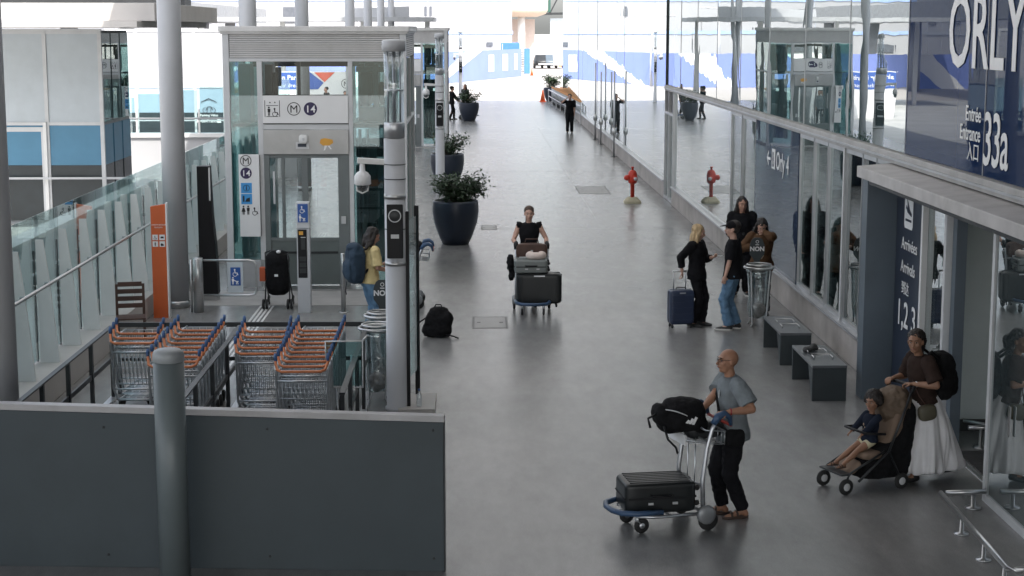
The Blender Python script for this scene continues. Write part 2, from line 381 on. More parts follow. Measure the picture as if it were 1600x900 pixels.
M_floor = floor_material()
M_ground = mat('pale_concrete_ground', (.40,.375,.355), .8, var=.08, vscale=.05, coords='Generated')
MB().box(-900, 900, -60, 1500, -.5, -.02).build('ground', M_ground).__setitem__('kind', 'structure')
tag(MB().box(-7.2, 16, -20, 112.3, -.02, 0).build('floor', M_floor), kind='structure')
tag(MB().box(-60, -7.2, -20, 112.3, -.02, -.004).build('pavement', mat('pavement_grey', (.5,.5,.49), .7, dirt=.2, vscale=.5)), kind='structure')
jm = MB()
for y in (39.8, 56, 78): jm.box(-5.4, 5.3, y-.003, y+.003, 0, .002)
jm.box(3.02, 3.026, 42, 111, 0, .002)
tag(jm.build('floor_joints', mat('joint', (.17,.17,.165), .6)), kind='structure')
def manhole(a, b, label, z=.004):
    m = MB(); x0, y0 = a; x1, y1 = b; wd = .035
    for r in ((x0,x1,y0,y0+wd),(x0,x1,y1-wd,y1),(x0,x0+wd,y0+wd,y1-wd),(x1-wd,x1,y0+wd,y1-wd)): m.box(r[0],r[1],r[2],r[3],0,z)
    t = thing('manhole_cover', label, 'manhole cover', ((x0+x1)/2,(y0+y1)/2,0), group='covers set in the floor')
    for i in range(len(m.v)): v = m.v[i]; m.v[i] = (v[0]-(x0+x1)/2, v[1]-(y0+y1)/2, v[2])
    m.build('frame', mat('cover_frame', (.1,.1,.1), .5), t)
    MB().box(-(x1-x0)/2+wd, (x1-x0)/2-wd, -(y1-y0)/2+wd, (y1-y0)/2-wd, 0, .003).build('lid', mat('cover_lid', (.27,.265,.26), .4, dirt=.3, bump=.2), t)
    k = MB()
    for sx in (-1, 1): k.box(sx*(x1-x0)*.32-.03, sx*(x1-x0)*.32+.03, -.03, .03, .003, .006)
    k.build('lifting_key', M_dark, t)
a = gp(738, 513); b = gp(792, 495); manhole((a.x, a.y), (b.x, b.y), 'square steel floor cover between the black backpack and the central trolley')
a = gp(752, 359); b = gp(776, 352); manhole((a.x, a.y), (b.x, b.y), 'small floor cover right of the nearest big planter')
a = gp(905, 303); b = gp(945, 291); manhole((a.x, a.y), (b.x, b.y), 'floor cover left of the red hydrant')

# unseen roof on the columns, its parts shaped to steer light on the walkway
tag(MB().box(-15, 16, -14, 15.5, 9.0, 10.2).build('roof', mat('roof_underside', (.30,.30,.30), .8)), kind='structure')  # solid part, widened to the left to keep the foreground dark
M_poly = bpy.data.materials.new('added_roof_sheet'); M_poly.use_nodes = True
_t = M_poly.node_tree; _t.nodes.clear(); _o = _t.nodes.new('ShaderNodeOutputMaterial'); _m = _t.nodes.new('ShaderNodeMixShader'); _m.inputs[0].default_value = .5
_a = _t.nodes.new('ShaderNodeBsdfDiffuse'); _a.inputs[0].default_value = (.7,.7,.7,1); _b = _t.nodes.new('ShaderNodeBsdfTranslucent'); _b.inputs[0].default_value = (.45,.45,.44,1)
_t.links.new(_a.outputs[0], _m.inputs[1]); _t.links.new(_b.outputs[0], _m.inputs[2]); _t.links.new(_m.outputs[0], _o.inputs[0])
tag(MB().add([(-6.6,15.5,9.7),(16,15.5,9.7),(16,104.6,9.7),(-6.6,104.6,9.7)],[(0,1,2,3)]).build('added_translucent_roof', M_poly), kind='structure')  # added translucent sheet that lets more light into the walkway
rb = MB()
for _y in range(17, 105, 11): rb.box(-6.6, 16, _y-.25, _y+.25, 9.0, 9.69)
tag(rb.build('roof_beams', mat('roof_underside', (.30,.30,.30), .8)), kind='structure')
def column(x, y, r, lab, h=9.6):
    t = thing('column', lab, 'column', (x, y, 0), group='round grey columns carrying the roof')
    MB().lathe([(r,0),(r,h)], n=40).build('shaft', M_column, t)
    MB().lathe([(r+.012,0),(r+.012,.12),(r,.125)], n=40).build('base_ring', M_steel, t)
column(-5.0, 17.1, .215, 'grey round column at the left edge of the picture, in front of the glass balustrade')
column(-5.16, 28.5, .2, 'tall round column behind the orange totem sign')
column(-5.2, 38.6, .2, 'round column rising behind the left part of the nearer lift')
column(-5.1, 49.6, .2, 'round column seen through the upper window of the nearer lift')
for i, (y, lab) in enumerate(((68.5,'round column above the right end of the nearer lift roof'),(80,'second column right of the nearer lift roof vent'),(91,'slim far column, third one over the nearer lift'),(102,'farthest and slimmest column at the end of the row'))):
    column(-5.1, y, .2, lab)

# ------------------------------------------------------------------ terminal facade on the right
WX = 5.40
tag(MB().box(9.5, 40, -14, 104, 0, 11).build('terminal_block', M_whitewall), 'white main volume of the terminal behind its glass front', 'terminal building', kind='structure')
T = thing('terminal_building', 'glass fronted terminal building with concrete plinth along the right of the walkway', 'terminal building', (WX, 60, 0))
def tb(mb, name, m, bevel=0, **k):
    for i, v in enumerate(mb.v): mb.v[i] = (v[0]-WX, v[1]-60, v[2])
    return mb.build(name, m, T, bevel, **k)
tb(MB().box(5.33, 5.75, 21.35, 45.2, 0, .46), 'plinth', M_concrete, .01)
tb(MB().box(5.33, 5.75, 47.2, 104, 0, .46), 'plinth', M_concrete, .01)
tb(MB().box(5.29, 5.5, 21.35, 45.2, .463, .50), 'sill', M_alu)
tb(MB().box(5.29, 5.5, 47.2, 104, .463, .50), 'sill', M_alu)
# transom band between the two glass storeys
tb(MB().box(5.33, 5.6, 12, 47.2, 3.05, 3.19), 'transom', mat('transom_grey', (.42,.41,.40), .5, dirt=.2), .005)
tb(MB().box(5.30, 5.33, 12, 47.2, 3.10, 3.125), 'transom_rib', M_alu)
# upper panes
def pane(y0, y1, z0, z1, m, x=WX, jit=.003, name='glass_pane'):
    rr = random.Random(int(y0*100)+int(z0*10)); j = [rr.uniform(-jit, jit) for _ in range(4)]
    v = [(x+j[0],y0+.002,z0),(x+j[1],y1-.002,z0),(x+j[2],y1-.002,z1),(x+j[3],y0+.002,z1)]
    v += [(a+.02,b,c) for a,b,c in v]
    mb = MB().add(v, [(0,3,2,1),(4,5,6,7),(0,1,5,4),(1,2,6,5),(2,3,7,6),(3,0,4,7)])
    return tb(mb, name, m)
js = [14.2, 17.6, 20.85, 24.15, 27.4, 30.75, 34.1, 37.45, 40.8, 44.1, 47.2]
for a, b in zip(js[:-1], js[1:]):
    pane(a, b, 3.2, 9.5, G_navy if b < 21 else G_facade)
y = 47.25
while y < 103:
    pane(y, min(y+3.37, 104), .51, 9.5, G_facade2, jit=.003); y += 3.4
tb(MB().box(5.36, 5.42, 47.17, 47.25, 0, 9.5), 'mullion', M_dark)
for yy in js[1:-1]: tb(MB().box(5.391, 5.399, yy-.005, yy+.005, 3.2, 9.5), 'joint_seal', M_alu)
for yy in (60.85, 74.45, 88.05): tb(MB().box(5.39, 5.399, yy-.005, yy+.005, .5, 9.5), 'joint_seal', M_frame)
# dark interior behind the lower storey
tb(MB().box(8.4, 8.5, 12, 47, 0, 3.0), 'interior_wall', mat('interior_wall', (.32,.33,.33), .7))
tb(MB().box(5.6, 8.4, 12, 47, 2.95, 3.03), 'interior_ceiling', mat('interior_ceiling', (.25,.25,.25), .8))
# lower storey, far to near: door recess, big mirror panes, narrow lights, navy panel, windows
pane(35.05, 38.4, .51, 3.04, G_facade2); pane(38.4, 41.7, .51, 3.04, G_facade2); pane(41.7, 45.15, .51, 3.04, G_facade2)
fr = MB()
for yy in (45.2, 46.2, 47.15): fr.box(5.34, 5.42, yy-.04, yy+.04, 0, 3.04)
fr.box(5.34, 5.42, 45.24, 47.11, 2.4, 2.47); fr.box(5.34, 5.42, 45.24, 47.11, .02, .1)
door = tb(fr, 'door', M_alu)
pane(45.25, 46.15, .1, 2.4, G_win, name='door_pane'); pane(46.25, 47.1, .1, 2.4, G_win, name='door_pane')
def vwin(y0, y1, slats=0, m=None, name='window'):
    f = MB(); fw = .028
    f.box(5.37, 5.42, y0, y0+fw, .5, 3.04); f.box(5.37, 5.42, y1-fw, y1, .5, 3.04)
    f.box(5.372, 5.42, y0+fw, y1-fw, .5, .56); f.box(5.372, 5.42, y0+fw, y1-fw, 2.98, 3.04)
    wnd = tb(f, name, M_alu)
    p = pane(y0+fw, y1-fw, .56, 2.98, m or G_win, x=5.405); p.parent = wnd
    if slats:
        s = MB()
        for k in range(slats):
            z = .95+k*.52
            s.box(5.48, 5.55, y0+fw, y1-fw, z, z+.09)
            s.box(5.49, 5.60, y0+fw, y1-fw, z+.12, z+.125)
        o = tb(s, 'shelf', M_dark); o.parent = wnd
        o = tb(MB().box(5.7, 5.72, y0+fw, y1-fw, .52, 2.96), 'blind', mat('blind_grey', (.5,.5,.5), .8)); o.parent = wnd
    return wnd
vwin(33.6, 35.0); vwin(31.9, 33.5); 
tb(MB().box(5.36, 5.44, 27.55, 31.8, .5, 3.04), 'navy_panel', glass('navy_film_low', refl=.10, wav=.003, wscale=.7, opaque=(.05,.07,.12), graze=.5))
vwin(26.35, 27.5, 4); vwin(25.3, 26.3, 4); vwin(24.15, 25.25, 0); vwin(23.0, 24.05, 4, G_dark); vwin(22.2, 22.95, 4, G_dark); vwin(21.4, 22.15, 3, G_dark)
tb(MB().box(5.35, 5.42, 24.06, 24.14, .5, 3.04), 'mullion', M_frame)
# entrance portal
PX0 = 4.98
tb(MB().box(PX0, 5.45, 21.0, 21.3, 0, 2.85), 'portal_jamb', M_bluegrey, .004)
pc = MB(); pc.add([(4.93,12,2.86),(5.5,12,2.86),(5.5,12,3.045),(4.93,12,3.0),(4.93,21.42,2.86),(5.5,21.42,2.86),(5.5,21.42,3.045),(4.93,21.42,3.0)],
       [(0,1,2,3),(7,6,5,4),(0,4,5,1),(1,5,6,2),(2,6,7,3),(3,7,4,0)])
tb(pc, 'portal_canopy', mat('canopy_metal', (.50,.48,.47), .5, dirt=.25), .006)
tb(MB().box(4.99, 5.4, 12, 20.99, 2.80, 2.857), 'portal_soffit', M_dark)
tb(MB().box(5.36, 5.42, 19.72, 20.98, 0, 2.79), 'sign_panel', M_navy)
tb(MB().box(5.33, 5.40, 19.63, 19.70, 0, 2.79), 'door_frame', M_signwhite)
p = pane(18.72, 19.62, .02, 2.79, glass('door_glass', (.62,.7,.7), .35, wav=.002, graze=.95), name='side_pane')
tb(MB().box(5.33, 5.43, 18.62, 18.71, 0, 2.79), 'door_frame', M_frame)
tb(MB().box(5.40, 5.52, 18.45, 18.60, 0, 2.79), 'door_post', M_bluegrey)
tb(MB().box(5.58, 9.4, 19.3, 19.36, .14, 2.79), 'vestibule_wall', mat('vestibule_wall', (.62,.68,.68), .45, var=.04, dirt=.1), .0)
tb(MB().box(5.58, 9.4, 19.27, 19.35, 0, .14), 'kick_plate', M_dark)
tb(MB().box(6.42, 6.432, 19.285, 19.298, .14, 2.79), 'wall_joint', M_dark)
mt = MB()
for k in range(26): mt.box(5.45, 7.2, 16.5+k*.07, 16.5+k*.07+.045, 0, .012)
tb(mt, 'door_mat', mat('door_mat', (.045,.045,.045), .9, bump=.4))
tb(MB().box(5.36, 5.42, 16.3, 18.24, 0, .012), 'threshold', M_steel)
tb(MB().box(5.15, 5.22, 16.26, 16.34, 0, 2.79), 'leaf_frame', M_frame)
tb(MB().box(5.15, 5.20, 12, 16.25, 0, .08), 'leaf_rail', M_frame)
v = pane(12.0, 16.25, .081, 2.79, glass('leaf_glass', refl=.42, wav=.003, opaque=(.07,.09,.095), graze=.95), x=5.17, name='door_leaf')
tb(MB().box(5.142, 5.147, 15.55, 15.62, 0.85, 1.15), 'pull_handle', M_steel)
# lettering
def wt(s, size, y, z, m=M_letter, x=5.392, name='lettering', align='LEFT', sx=1.0, bold=0, sp=1.0):
    o = text(s, size, (x-WX, y-60, z), XW, m, T, name, align, .002, sx, bold, sp); return o
wt('ORLY', 1.17, 19.08, 4.34, sx=.90, bold=.012, sp=1.02)
wt('33a', .80, 17.62, 3.33, sx=.80, bold=.006, sp=.93)
wt('Entrée', .235, 17.72, 3.76, align='RIGHT', bold=.002, sx=.9); wt('Entrance', .235, 17.72, 3.55, align='RIGHT', bold=.002, sx=.9); wt('入口', .22, 17.74, 3.35, align='RIGHT')
wt('Arrivées', .215, 20.66, 2.03, x=5.35); wt('Arrivals', .215, 20.66, 1.74, x=5.35); wt('到达', .18, 20.6, 1.48, x=5.35); wt('1,2 3', .46, 20.78, 1.06, x=5.35, bold=.004)
M4 = frame4((5.355-WX, 20.58-60, 2.3), XW)
s = MB(); s.prism([(0,.04),(.03,0),(.37,0),(.4,.04),(.4,.42),(.37,.46),(.03,.46),(0,.42)], M4, .002, 0)
Mp = M4@Matrix.Translation((0,0,.003))
s.prism([(.06,.09),(.34,.09),(.34,.12),(.06,.12)], Mp, .001, 1)
s.prism([(.06,.24),(.1,.24),(.14,.2),(.34,.16),(.35,.2),(.26,.24),(.14,.36),(.11,.36),(.16,.25),(.09,.29)], Mp, .001, 1)
s.build('arrival_pictogram', [M_letter, M_navy], T)
wt('4', .46, 28.55, 2.28, x=5.35, bold=.004, sx=.9); wt('Orly', .46, 29.55, 2.28, x=5.35, sx=.95, bold=.004)
bx = MB().prism([(0,0),(.34,0),(.34,.36),(0,.36)], frame4((5.352-WX, 30.0-60, 2.26), XW), .002); bx.build('sign_square', M_letter, T)
wt('B', .38, 29.96, 2.3, m=M_navy, x=5.348, bold=.004)
ar = MB(); ma = frame4((5.352-WX, 30.5-60, 2.42), XW)
ar.prism([(0,.0),(.16,.14),(.2,.1),(.11,.02),(.38,.02),(.38,-.03),(.11,-.03),(.2,-.1),(.16,-.14)], ma, .002); ar.build('sign_arrow', M_letter, T)

# frosted wind screen across the walkway by the far door
sx0 = gp(936, 213); 
t = thing('glass_screen', 'frosted glass screen standing across the walkway right of the guard', 'glass screen', (sx0.x, sx0.y, 0))
fr = MB(); W_ = 1.08; H_ = 2.5
fr.box(-.03, .03, -.03, .03, 0, H_); fr.box(W_-.03, W_+.03, -.03, .03, 0, H_); fr.box(.03, W_-.03, -.025, .025, H_-.05, H_); fr.box(.03, W_-.03, -.025, .025, .02, .12)
fr.build('frame', M_frame, t); MB().box(.03, W_-.03, -.008, .008, .12, H_-.05).build('pane', G_frost, t)
for i, (px, py, hh, lab) in enumerate(((938,218,3.3,'thin steel pole just right of the frosted screen'),(948,226,3.0,'thin steel pole with round foot near the frosted screen'),(964,245,3.2,'nearest thin steel pole by the far glass facade'))):
    q = gp(px, py); t = thing('door_pole', lab, 'pole', (min(q.x, 5.18), q.y, 0), group='thin steel door poles by the far facade')
    MB().lathe([(.035,0),(.035,hh)], n=12).build('tube', M_alu, t)
    MB().lathe([(.14,0),(.14,.012),(.045,.02)], n=16).build('foot', M_dark, t)
    MB().ell((0,0,.95), (.1,.1,.16), nu=12, nv=8).build('push_button', M_steel, t)

# ------------------------------------------------------------------ left balustrade
B = thing('glass_balustrade', 'long glass balustrade with white blade posts and steel handrail on a white plinth', 'balustrade', (-5.84, 30, 0))
def bb(mb, name, m, bevel=0, **k):
    for i, v in enumerate(mb.v): mb.v[i] = (v[0]+5.84, v[1]-30, v[2])
    return mb.build(name, m, B, bevel, **k)
bb(MB().box(-7.2, -5.45, 12, 44, .0, .35), 'plinth', M_concrete2, .008)
bb(MB().tube([(-5.64,12,1.42),(-5.64,44,1.42)], .024, 12), 'handrail', M_steel)
yy = 17.05
G_bal = glass('balustrade_glass', (.80,.90,.90), .16, graze=.8)
while yy < 43.5:
    bb(MB().prism([(-5.56,.35),(-5.82,.35),(-5.82,2.0),(-5.72,2.0),(-5.66,1.5)], Matrix.Translation((0,yy,0))@Matrix.Rotation(R(90),4,'X'), .03), 'blade_post', M_white)
    bb(MB().box(-5.865, -5.85, yy-1.22, yy-.02, .38, 2.3), 'glass_pane', G_bal)
    bb(MB().box(-5.87, -5.845, yy-.015, yy+.01, .36, 1.85), 'clamp_bar', M_dark)
    bb(MB().tube([(-5.72,yy-.015,1.42),(-5.64,yy-.015,1.42),(-5.64,yy-.1,1.42)], .028, 8), 'rail_bracket', M_steel)
    yy += 1.225

# ------------------------------------------------------------------ left: ramp wall, bike shelters, elevated slab
r = thing('ramp_wall', 'low white parapet with a glass rail beyond the left balustrade', 'parapet', (-9, 54, 0))
MB().box(-6, 3.2, 0, .4, 0, 1.3).build('wall', M_whitewall, r); MB().box(-6.1, 3.3, -.08, .48, 1.3, 1.42).build('coping', M_white, r)
g = MB()
for k in range(9): g.box(-5.9+k*1.0, -5.0+k*1.0, .15, .17, 1.42, 2.2+k*.12)
g.build('glass_rail', G_bal, r)
p = MB()
for k in range(9): p.box(-5.96+k*1.0, -5.91+k*1.0, .1, .2, 1.42, 2.2)
p.build('rail_posts', M_white, r); MB().beam((-5.9,.1,1.9),(3.1,.1,1.9),.05,.05).build('handrail', M_alu, r)
r2 = thing('side_parapet', 'pale low wall running along the far side of the ramp behind the glass', 'parapet', (-8.2, 26, 0))
MB().box(-.15, .15, -13, 16.0, 0, .95).build('wall', M_greypanel, r2); MB().box(-.2, .2, -13, 16.1, .953, 1.02).build('coping', M_white, r2)

def shelter(name, lab, loc, wd, dp, bands, door, side=True):
    t = thing(name, lab, 'bike shelter', loc, group='glass bike shelters')
    Mu, Mb_, Mk = bands; H = 4.75; zb, zt = 1.45, 2.42
    n = max(2, round(wd/1.27)); st = wd/n
    MB().box(0, wd, .06, dp, .0, H-.04).build('core', mat('shelter_core', (.3,.32,.33), .7), t)
    for k in range(n):
        x0, x1 = k*st+.05, (k+1)*st-.05
        MB().box(x0, x1, .0, .055, 2.5, H-.12).build('upper_panel', Mu, t)
        MB().box(x0, x1, .0, .055, zb, zt).build('blue_panel', Mb_, t)
        MB().box(x0, x1, .0, .055, .1, zb-.004).build('dark_panel', Mk, t)
    f = MB()
    for k in range(n+1): f.box(k*st-.046, k*st+.046, -.03, .058, 0, H)
    f.box(.05, wd-.05, -.025, .056, zt+.003, zt+.08); f.box(.05, wd-.05, -.025, .056, H-.12, H)
    f.build('frame', M_frame, t)
    if door:
        k = door-1; x0, x1 = k*st+.06, (k+1)*st-.06
        d = MB(); d.box(x0, x0+.16, -.02, -.002, .1, 2.38); d.box(x1-.1, x1, -.02, -.002, .1, 2.38); d.box(x0+.16, x1-.1, -.02, -.002, 2.27, 2.38)
        dd = d.build('door', M_frame, t); MB().tube([(x0+.1,-.1,1.0),(x0+.1,-.1,1.05),(x0+.24,-.1,1.05)], .012, 6).build('handle', M_steel, dd)
        MB().box(x1-.03, x1+.05, -.10, -.031, .2, 2.5).build('closer_post', M_white, t)
    if side:
        for j in range(3):
            y0 = .07+j*dp/3+.03; y1 = (j+1)*dp/3-.03
            MB().box(wd+.001, wd+.03, y0, y1, 2.5, H-.1).build('side_glass', G_dark, t)
            MB().box(wd+.001, wd+.03, y0, y1, zb, zt).build('side_blue_panel', Mb_, t)
            MB().box(wd+.001, wd+.03, y0, y1, .1, zb).build('side_dark_panel', Mk, t)
    MB().beam((-.05,-.25,1.15),(wd+.8,-.25,1.15),.05,.05).build('front_rail', M_column, t)
    return t
q = gy(160, 200, 41)
shelter('bike_shelter', 'grey bike shelter with mid blue and black bands and a framed door', (q.x-4.0, 41, 0), 4.0, 3.2, (M_greypanel, M_blueband, M_blackband), 2)
q = gy(349, 100, 67)
s2 = shelter('bike_shelter', 'farther white bike shelter with pale blue band and bicycle sign', (q.x-4.6, 67, 0), 4.6, 3.2, (M_whitewall, M_paleblue, M_blackband), 0)
sg = MB(); M4 = frame4((4.6-.62, -.034, 1.42), XF)
ring_mb(sg, M4@Matrix.Translation((-.14,.12,0)), .11, .02); ring_mb(sg, M4@Matrix.Translation((.16,.12,0)), .11, .02)
sg.prism([(-.14,.11),(-.04,.27),(.1,.27),(.17,.12),(.14,.12),(.08,.24),(-.03,.24),(-.11,.11)], M4, .002)
sg.prism([(-.32,.42),(0,.56),(.32,.42),(.32,.45),(0,.6),(-.32,.45)], M4, .002)
sg.build('bicycle_sign', M_ink, s2)
text('Parking Vélos', .13, (4.6-.62,-.034,1.30), XF, M_letter, s2, align='CENTER', bold=.003); text('Île-de-France', .17, (4.6-.7,-.034,1.06), XF, M_letter, s2, align='CENTER', bold=.003)
MB().box(4.6-.3, 4.6-.15, -.036, -.034, 1.04, 1.2).build('sign_square', M_letter, s2)
sl = thing('elevated_walkway', 'pale concrete elevated walkway running above the bike shelter', 'walkway bridge', (-10, 46.5, 4.76))
MB().box(-9, 2.6, -9.5, 0, .02, .16).build('lower_slab', M_concrete2, sl, .01); MB().box(-9, 2.9, -9, 0, .163, .56).build('edge_beam', M_concrete2, sl, .01)  # slab stretched towards the camera to shade the shelter front
MB().box(-9, 2.2, -1, 0, .563, 2.6).build('parapet', M_dark, sl)
cn = thing('far_canopy', 'long thin grey canopy over the road behind the nearer lift', 'canopy', (-9, 105, 5.2))
MB().box(-9, 6.5, -4, 4, .0, .25).build('slab', mat('canopy_grey', (.4,.41,.42), .6), cn)
MB().add([(-1,-3,.26),(5,-3,.26),(4,3,.26),(-1,3,.26),(-1,-3,.7),(5,-3,.9),(4,3,.9),(-1,3,.7)],[(0,3,2,1),(4,5,6,7),(0,1,5,4),(1,2,6,5),(2,3,7,6),(3,0,4,7)]).build('roof_wedge', M_column, cn)
p = MB()
for x in (-8, -3, 2, 6): p.box(x-.15, x+.15, -.15, .15, -5.2, 0)
p.build('posts', M_white, cn)

vi = thing('road_viaduct', 'long grey elevated road running along the open left side', 'viaduct', (-21, 60, 0))
MB().box(-5, 0, 0, 110, 5.3, 5.9).box(-.3, 0, 0, 110, 5.903, 6.7).build('deck', mat('viaduct_grey', (.30,.31,.32), .75, dirt=.2), vi)
for k in range(7): MB().lathe([(.5,0),(.5,5.3)], (-2.5, 6+k*16, 0), n=20).build('pier', M_column, vi)
# banner hoarding seen through the lift
q0 = gy(400, 100, 90); q1 = gy(552, 100, 90)
bn = thing('banner_wall', 'blue and white printed hoarding with a red triangle behind the lift glass', 'banner', (q0.x, 90, 0)); W_ = q1.x-q0.x
MB().box(0, W_, 0, .1, 0, 2.5).build('board', M_signwhite, bn)
MB().prism([(0,1.55),(W_-2.2,1.55),(W_-2.2+.3,1.55),(W_-1.6,1.9),(W_-2.3,2.45),(0,2.45)], frame4((0,-.01,0), XF), .004).build('blue_field', mat('banner_blue', (.05,.12,.42), .5, var=.03), bn)
MB().prism([(W_-2.1,2.45),(W_-1.0,2.45),(W_-1.55,1.93)], frame4((0,-.016,0), XF), .004).build('red_triangle', mat('banner_red', (.75,.12,.07), .5, var=.03), bn)
text('already in Paris', .36, (.15,-.02,2.06), XF, M_letter, bn, bold=.006); text('where their dreams', .3, (.15,-.02,1.66), XF, M_letter, bn)
mm = MB(); M4 = frame4((W_-.4,-.012,1.85), XF); ring_mb(mm, M4, .26, .03); mm.build('metro_ring', M_ink, bn); text('M', .36, (W_-.4,-.02,1.72), XF, M_ink, bn, align='CENTER')

# ------------------------------------------------------------------ far background
far = thing('white_building', 'very long white panelled building at the end of the walkway', 'building', (0, 176, 0))
x1 = gy(800, 50, 176).x
MB().box(-150, x1, 0, 20, 0, 26).build('wall', M_whitewall, far)
jn = MB(); x = -150
while x < x1: jn.box(x, x+.07, -.03, -.003, .2, 26); x += 5.3/1.06
jn.build('panel_joints', mat('joint_blue', (.45,.5,.62), .6), far)
MB().box(-150, x1+.1, -.08, -.035, 4.2, 4.55).build('blue_line', mat('line_blue', (.35,.48,.75), .6), far)
MB().box(-150, x1+.1, -.08, -.035, 7.6, 8.0).build('blue_line', mat('line_blue', (.35,.48,.75), .6), far)
wn = MB()
for px in (663, 671): a = gy(px, 10, 176); b = gy(px+4, 25, 176); wn.box(a.x, b.x, -.12, -.081, b.z, a.z)
a = gy(760, 66, 176); b = gy(770, 72, 176); wn.box(a.x, b.x, -.12, -.081, b.z, a.z)
for k in range(12):
    wn.box(-20-k*9, -18.4-k*9, -.12, -.081, 5.4, 7.0); wn.box(-24-k*9, -21-k*9, -.12, -.081, 2.4, 3.2)
wn.build('windows', mat('far_window', (.12,.13,.15), .2), far)
# hoarding
hd = thing('hoarding', 'pale blue construction hoarding with white diagonal stripes in front of the white building', 'hoarding', (0, 0, 0))
A = gp(640, 136); Bq = gp(815, 119); A2 = Vector((-55, A.y-10, 0))
def wallseg(a, b, z0, z1, th, name, m, par):
    d = (b-a); L = d.length; an = math.atan2(d.y, d.x)
    o = MB().box(0, L, 0, th, z0, z1).build(name, m, par); o.location = (a.x, a.y, 0); o.rotation_euler.z = an; return o, L
h1, L1 = wallseg(A, Bq, 0, 2.75, .1, 'board', M_hoard, hd); h2, L2 = wallseg(A2, A, 0, 2.75, .1, 'board', M_hoard, hd)
st = MB(); M4 = frame4((0,-.02,0), XF); st.prism([(L1*.16,0),(L1*.24,0),(L1*.6,2.75),(L1*.45,2.75)], M4, .01); st.prism([(L1*.66,.7),(L1*.71,.7),(L1*.71,2.3),(L1*.66,2.3)], M4, .01); st.prism([(L1*.8,.7),(L1*.85,.7),(L1*.85,2.3),(L1*.8,2.3)], M4, .01); st.prism([(L1*.92,.7),(L1*.95,.7),(L1*.95,2.3),(L1*.92,2.3)], M4, .01)
st.build('stripe', M_letter, h1)
st = MB()
for k in range(6): st.prism([(k*9,0),(k*9+1.6,0),(k*9+5,2.75),(k*9+2.4,2.75)], M4, .01)
st.build('stripe', M_letter, h2)
# containers, ramp, viaduct, wall, barrier
a = gy(783, 76, 172); b = gy(812, 67, 172)
ct = thing('site_container', 'blue site container lying behind the hoarding', 'container', (a.x, 172, a.z)); 
c = MB(); W_ = b.x-a.x; c.box(0, W_, 0, 2.4, -(a.z), b.z-a.z)
for k in range(12): c.box(W_*k/12, W_*k/12+.06, -.04, -.001, -a.z, b.z-a.z-.1)
c.build('shell', M_contblue, ct)
MB().box(.1, .16, -.08, -.041, -.4, b.z-a.z-.1).build('locking_bar', M_frame, ct)
a = gp(819, 115); b = gp(828, 115)
ct = thing('tower_container', 'tall upright blue panel with a ladder edge at the end of the hoarding', 'site gate', (a.x, a.y, 0))
hh = gy(820, 76, a.y).z; MB().box(0, b.x-a.x, 0, .4, 0, hh).build('panel', M_contblue, ct, .01)
l = MB()
for k in range(10): l.box(-.45, -.02, .1, .16, .2+k*hh/10.5, .26+k*hh/10.5)
l.box(-.48, -.45, .1, .16, 0, hh); l.build('ladder', M_dark, ct)
Yr = 230; sc_ = lambda px: gy(px, 45, Yr).x
rp = thing('spiral_ramp', 'curved beige concrete ramp deck on a white pillar in the distance', 'ramp', (sc_(800), Yr, 0))
zr = gy(800, 16, Yr).z
MB().lathe([(3.4,zr-.9),(4.6,zr-.5),(4.9,zr),(4.9,zr+1.6),(4.7,zr+1.6)], n=48).build('deck', mat('ramp_beige', (.62,.5,.4), .7, var=.05), rp)
MB().lathe([(.5,0),(.5,zr-.9)], (sc_(814)-sc_(800),-2,0), n=16).build('pillar', M_white, rp)
MB().box(-1.5, sc_(836)-sc_(800), 1, 5, 0, zr-1.2).build('core_wall', mat('ramp_wall', (.55,.47,.43), .8, var=.05), rp)
vd = thing('steel_footbridge', 'dark steel truss footbridge high behind the ramp', 'footbridge', (sc_(852), Yr+20, gy(850,22,Yr+20).z))
v_ = MB(); L = 9.0
v_.beam((0,0,0),(L,0,.2),.3,.35); v_.beam((0,0,3),(L,0,3.2),.3,.35)
for k in range(6): v_.beam((k*1.5,0,.1 if k%2 else 3),(k*1.5+1.5,0,3 if k%2 else .1),.18,.2)
v_.build('truss', M_dark, vd)
MB().box(0, 1.6, -.1, .1, .3, 2.8).build('cabin', mat('bridge_green', (.03,.09,.07), .4), vd)
MB().box(1.6, L, .6, 1.0, -4.6, -.6).build('screen', M_greypanel, vd)
fl = MB()
for x in (.6, 2.4, 4.4): fl.beam((x,0,-12),(x+.5 if x > 2 else x+.9,0,-8.2),.35,.35)
fl.build('raking_legs', M_dark, vd); MB().box(-.4, L, -.4, .4, -8.2, -7.0).build('deck_beam', M_trim, vd)
# parked vehicles beyond the wall
for i, (px, lab) in enumerate(((846,'dark grey van parked far behind the white wall, left one'),(858,'dark vehicle parked far behind the white wall, middle one'),(869,'grey car parked far behind the white wall, right one'))):
    q = gy(px, 78, 205); 
    vh = thing('parked_car', lab, 'car', (q.x-.95, 205, 0), group='cars parked behind the far wall')
    hz = q.z
    b_ = MB(); b_.loft([((.95,0,.35),.95,2.2),((.95,0,.9),.97,2.25),((.95,.1,1.0),.93,2.1),((.95,.3,1.5),.78,1.4),((.95,.3,1.62),.68,1.2)], n=24, e=.45); b_.build('body', [M_dark, M_bluegrey, M_frame][i], vh)
    wl = MB(); [wl.wheel((xx,yy,.33),(1,0,0),.33,.2) for xx in (.1,1.8) for yy in (-1.4,1.4)]; wl.build('wheels', M_rubber, vh)
    MB().loft([((.95,-1.22,1.05),.7,.05),((.95,-1.0,1.42),.6,.05)], n=8).build('windscreen', G_win, vh)
    MB().box(.5,1.4,-2.27,-2.25,.5,.62).build('number_plate', M_signwhite, vh)
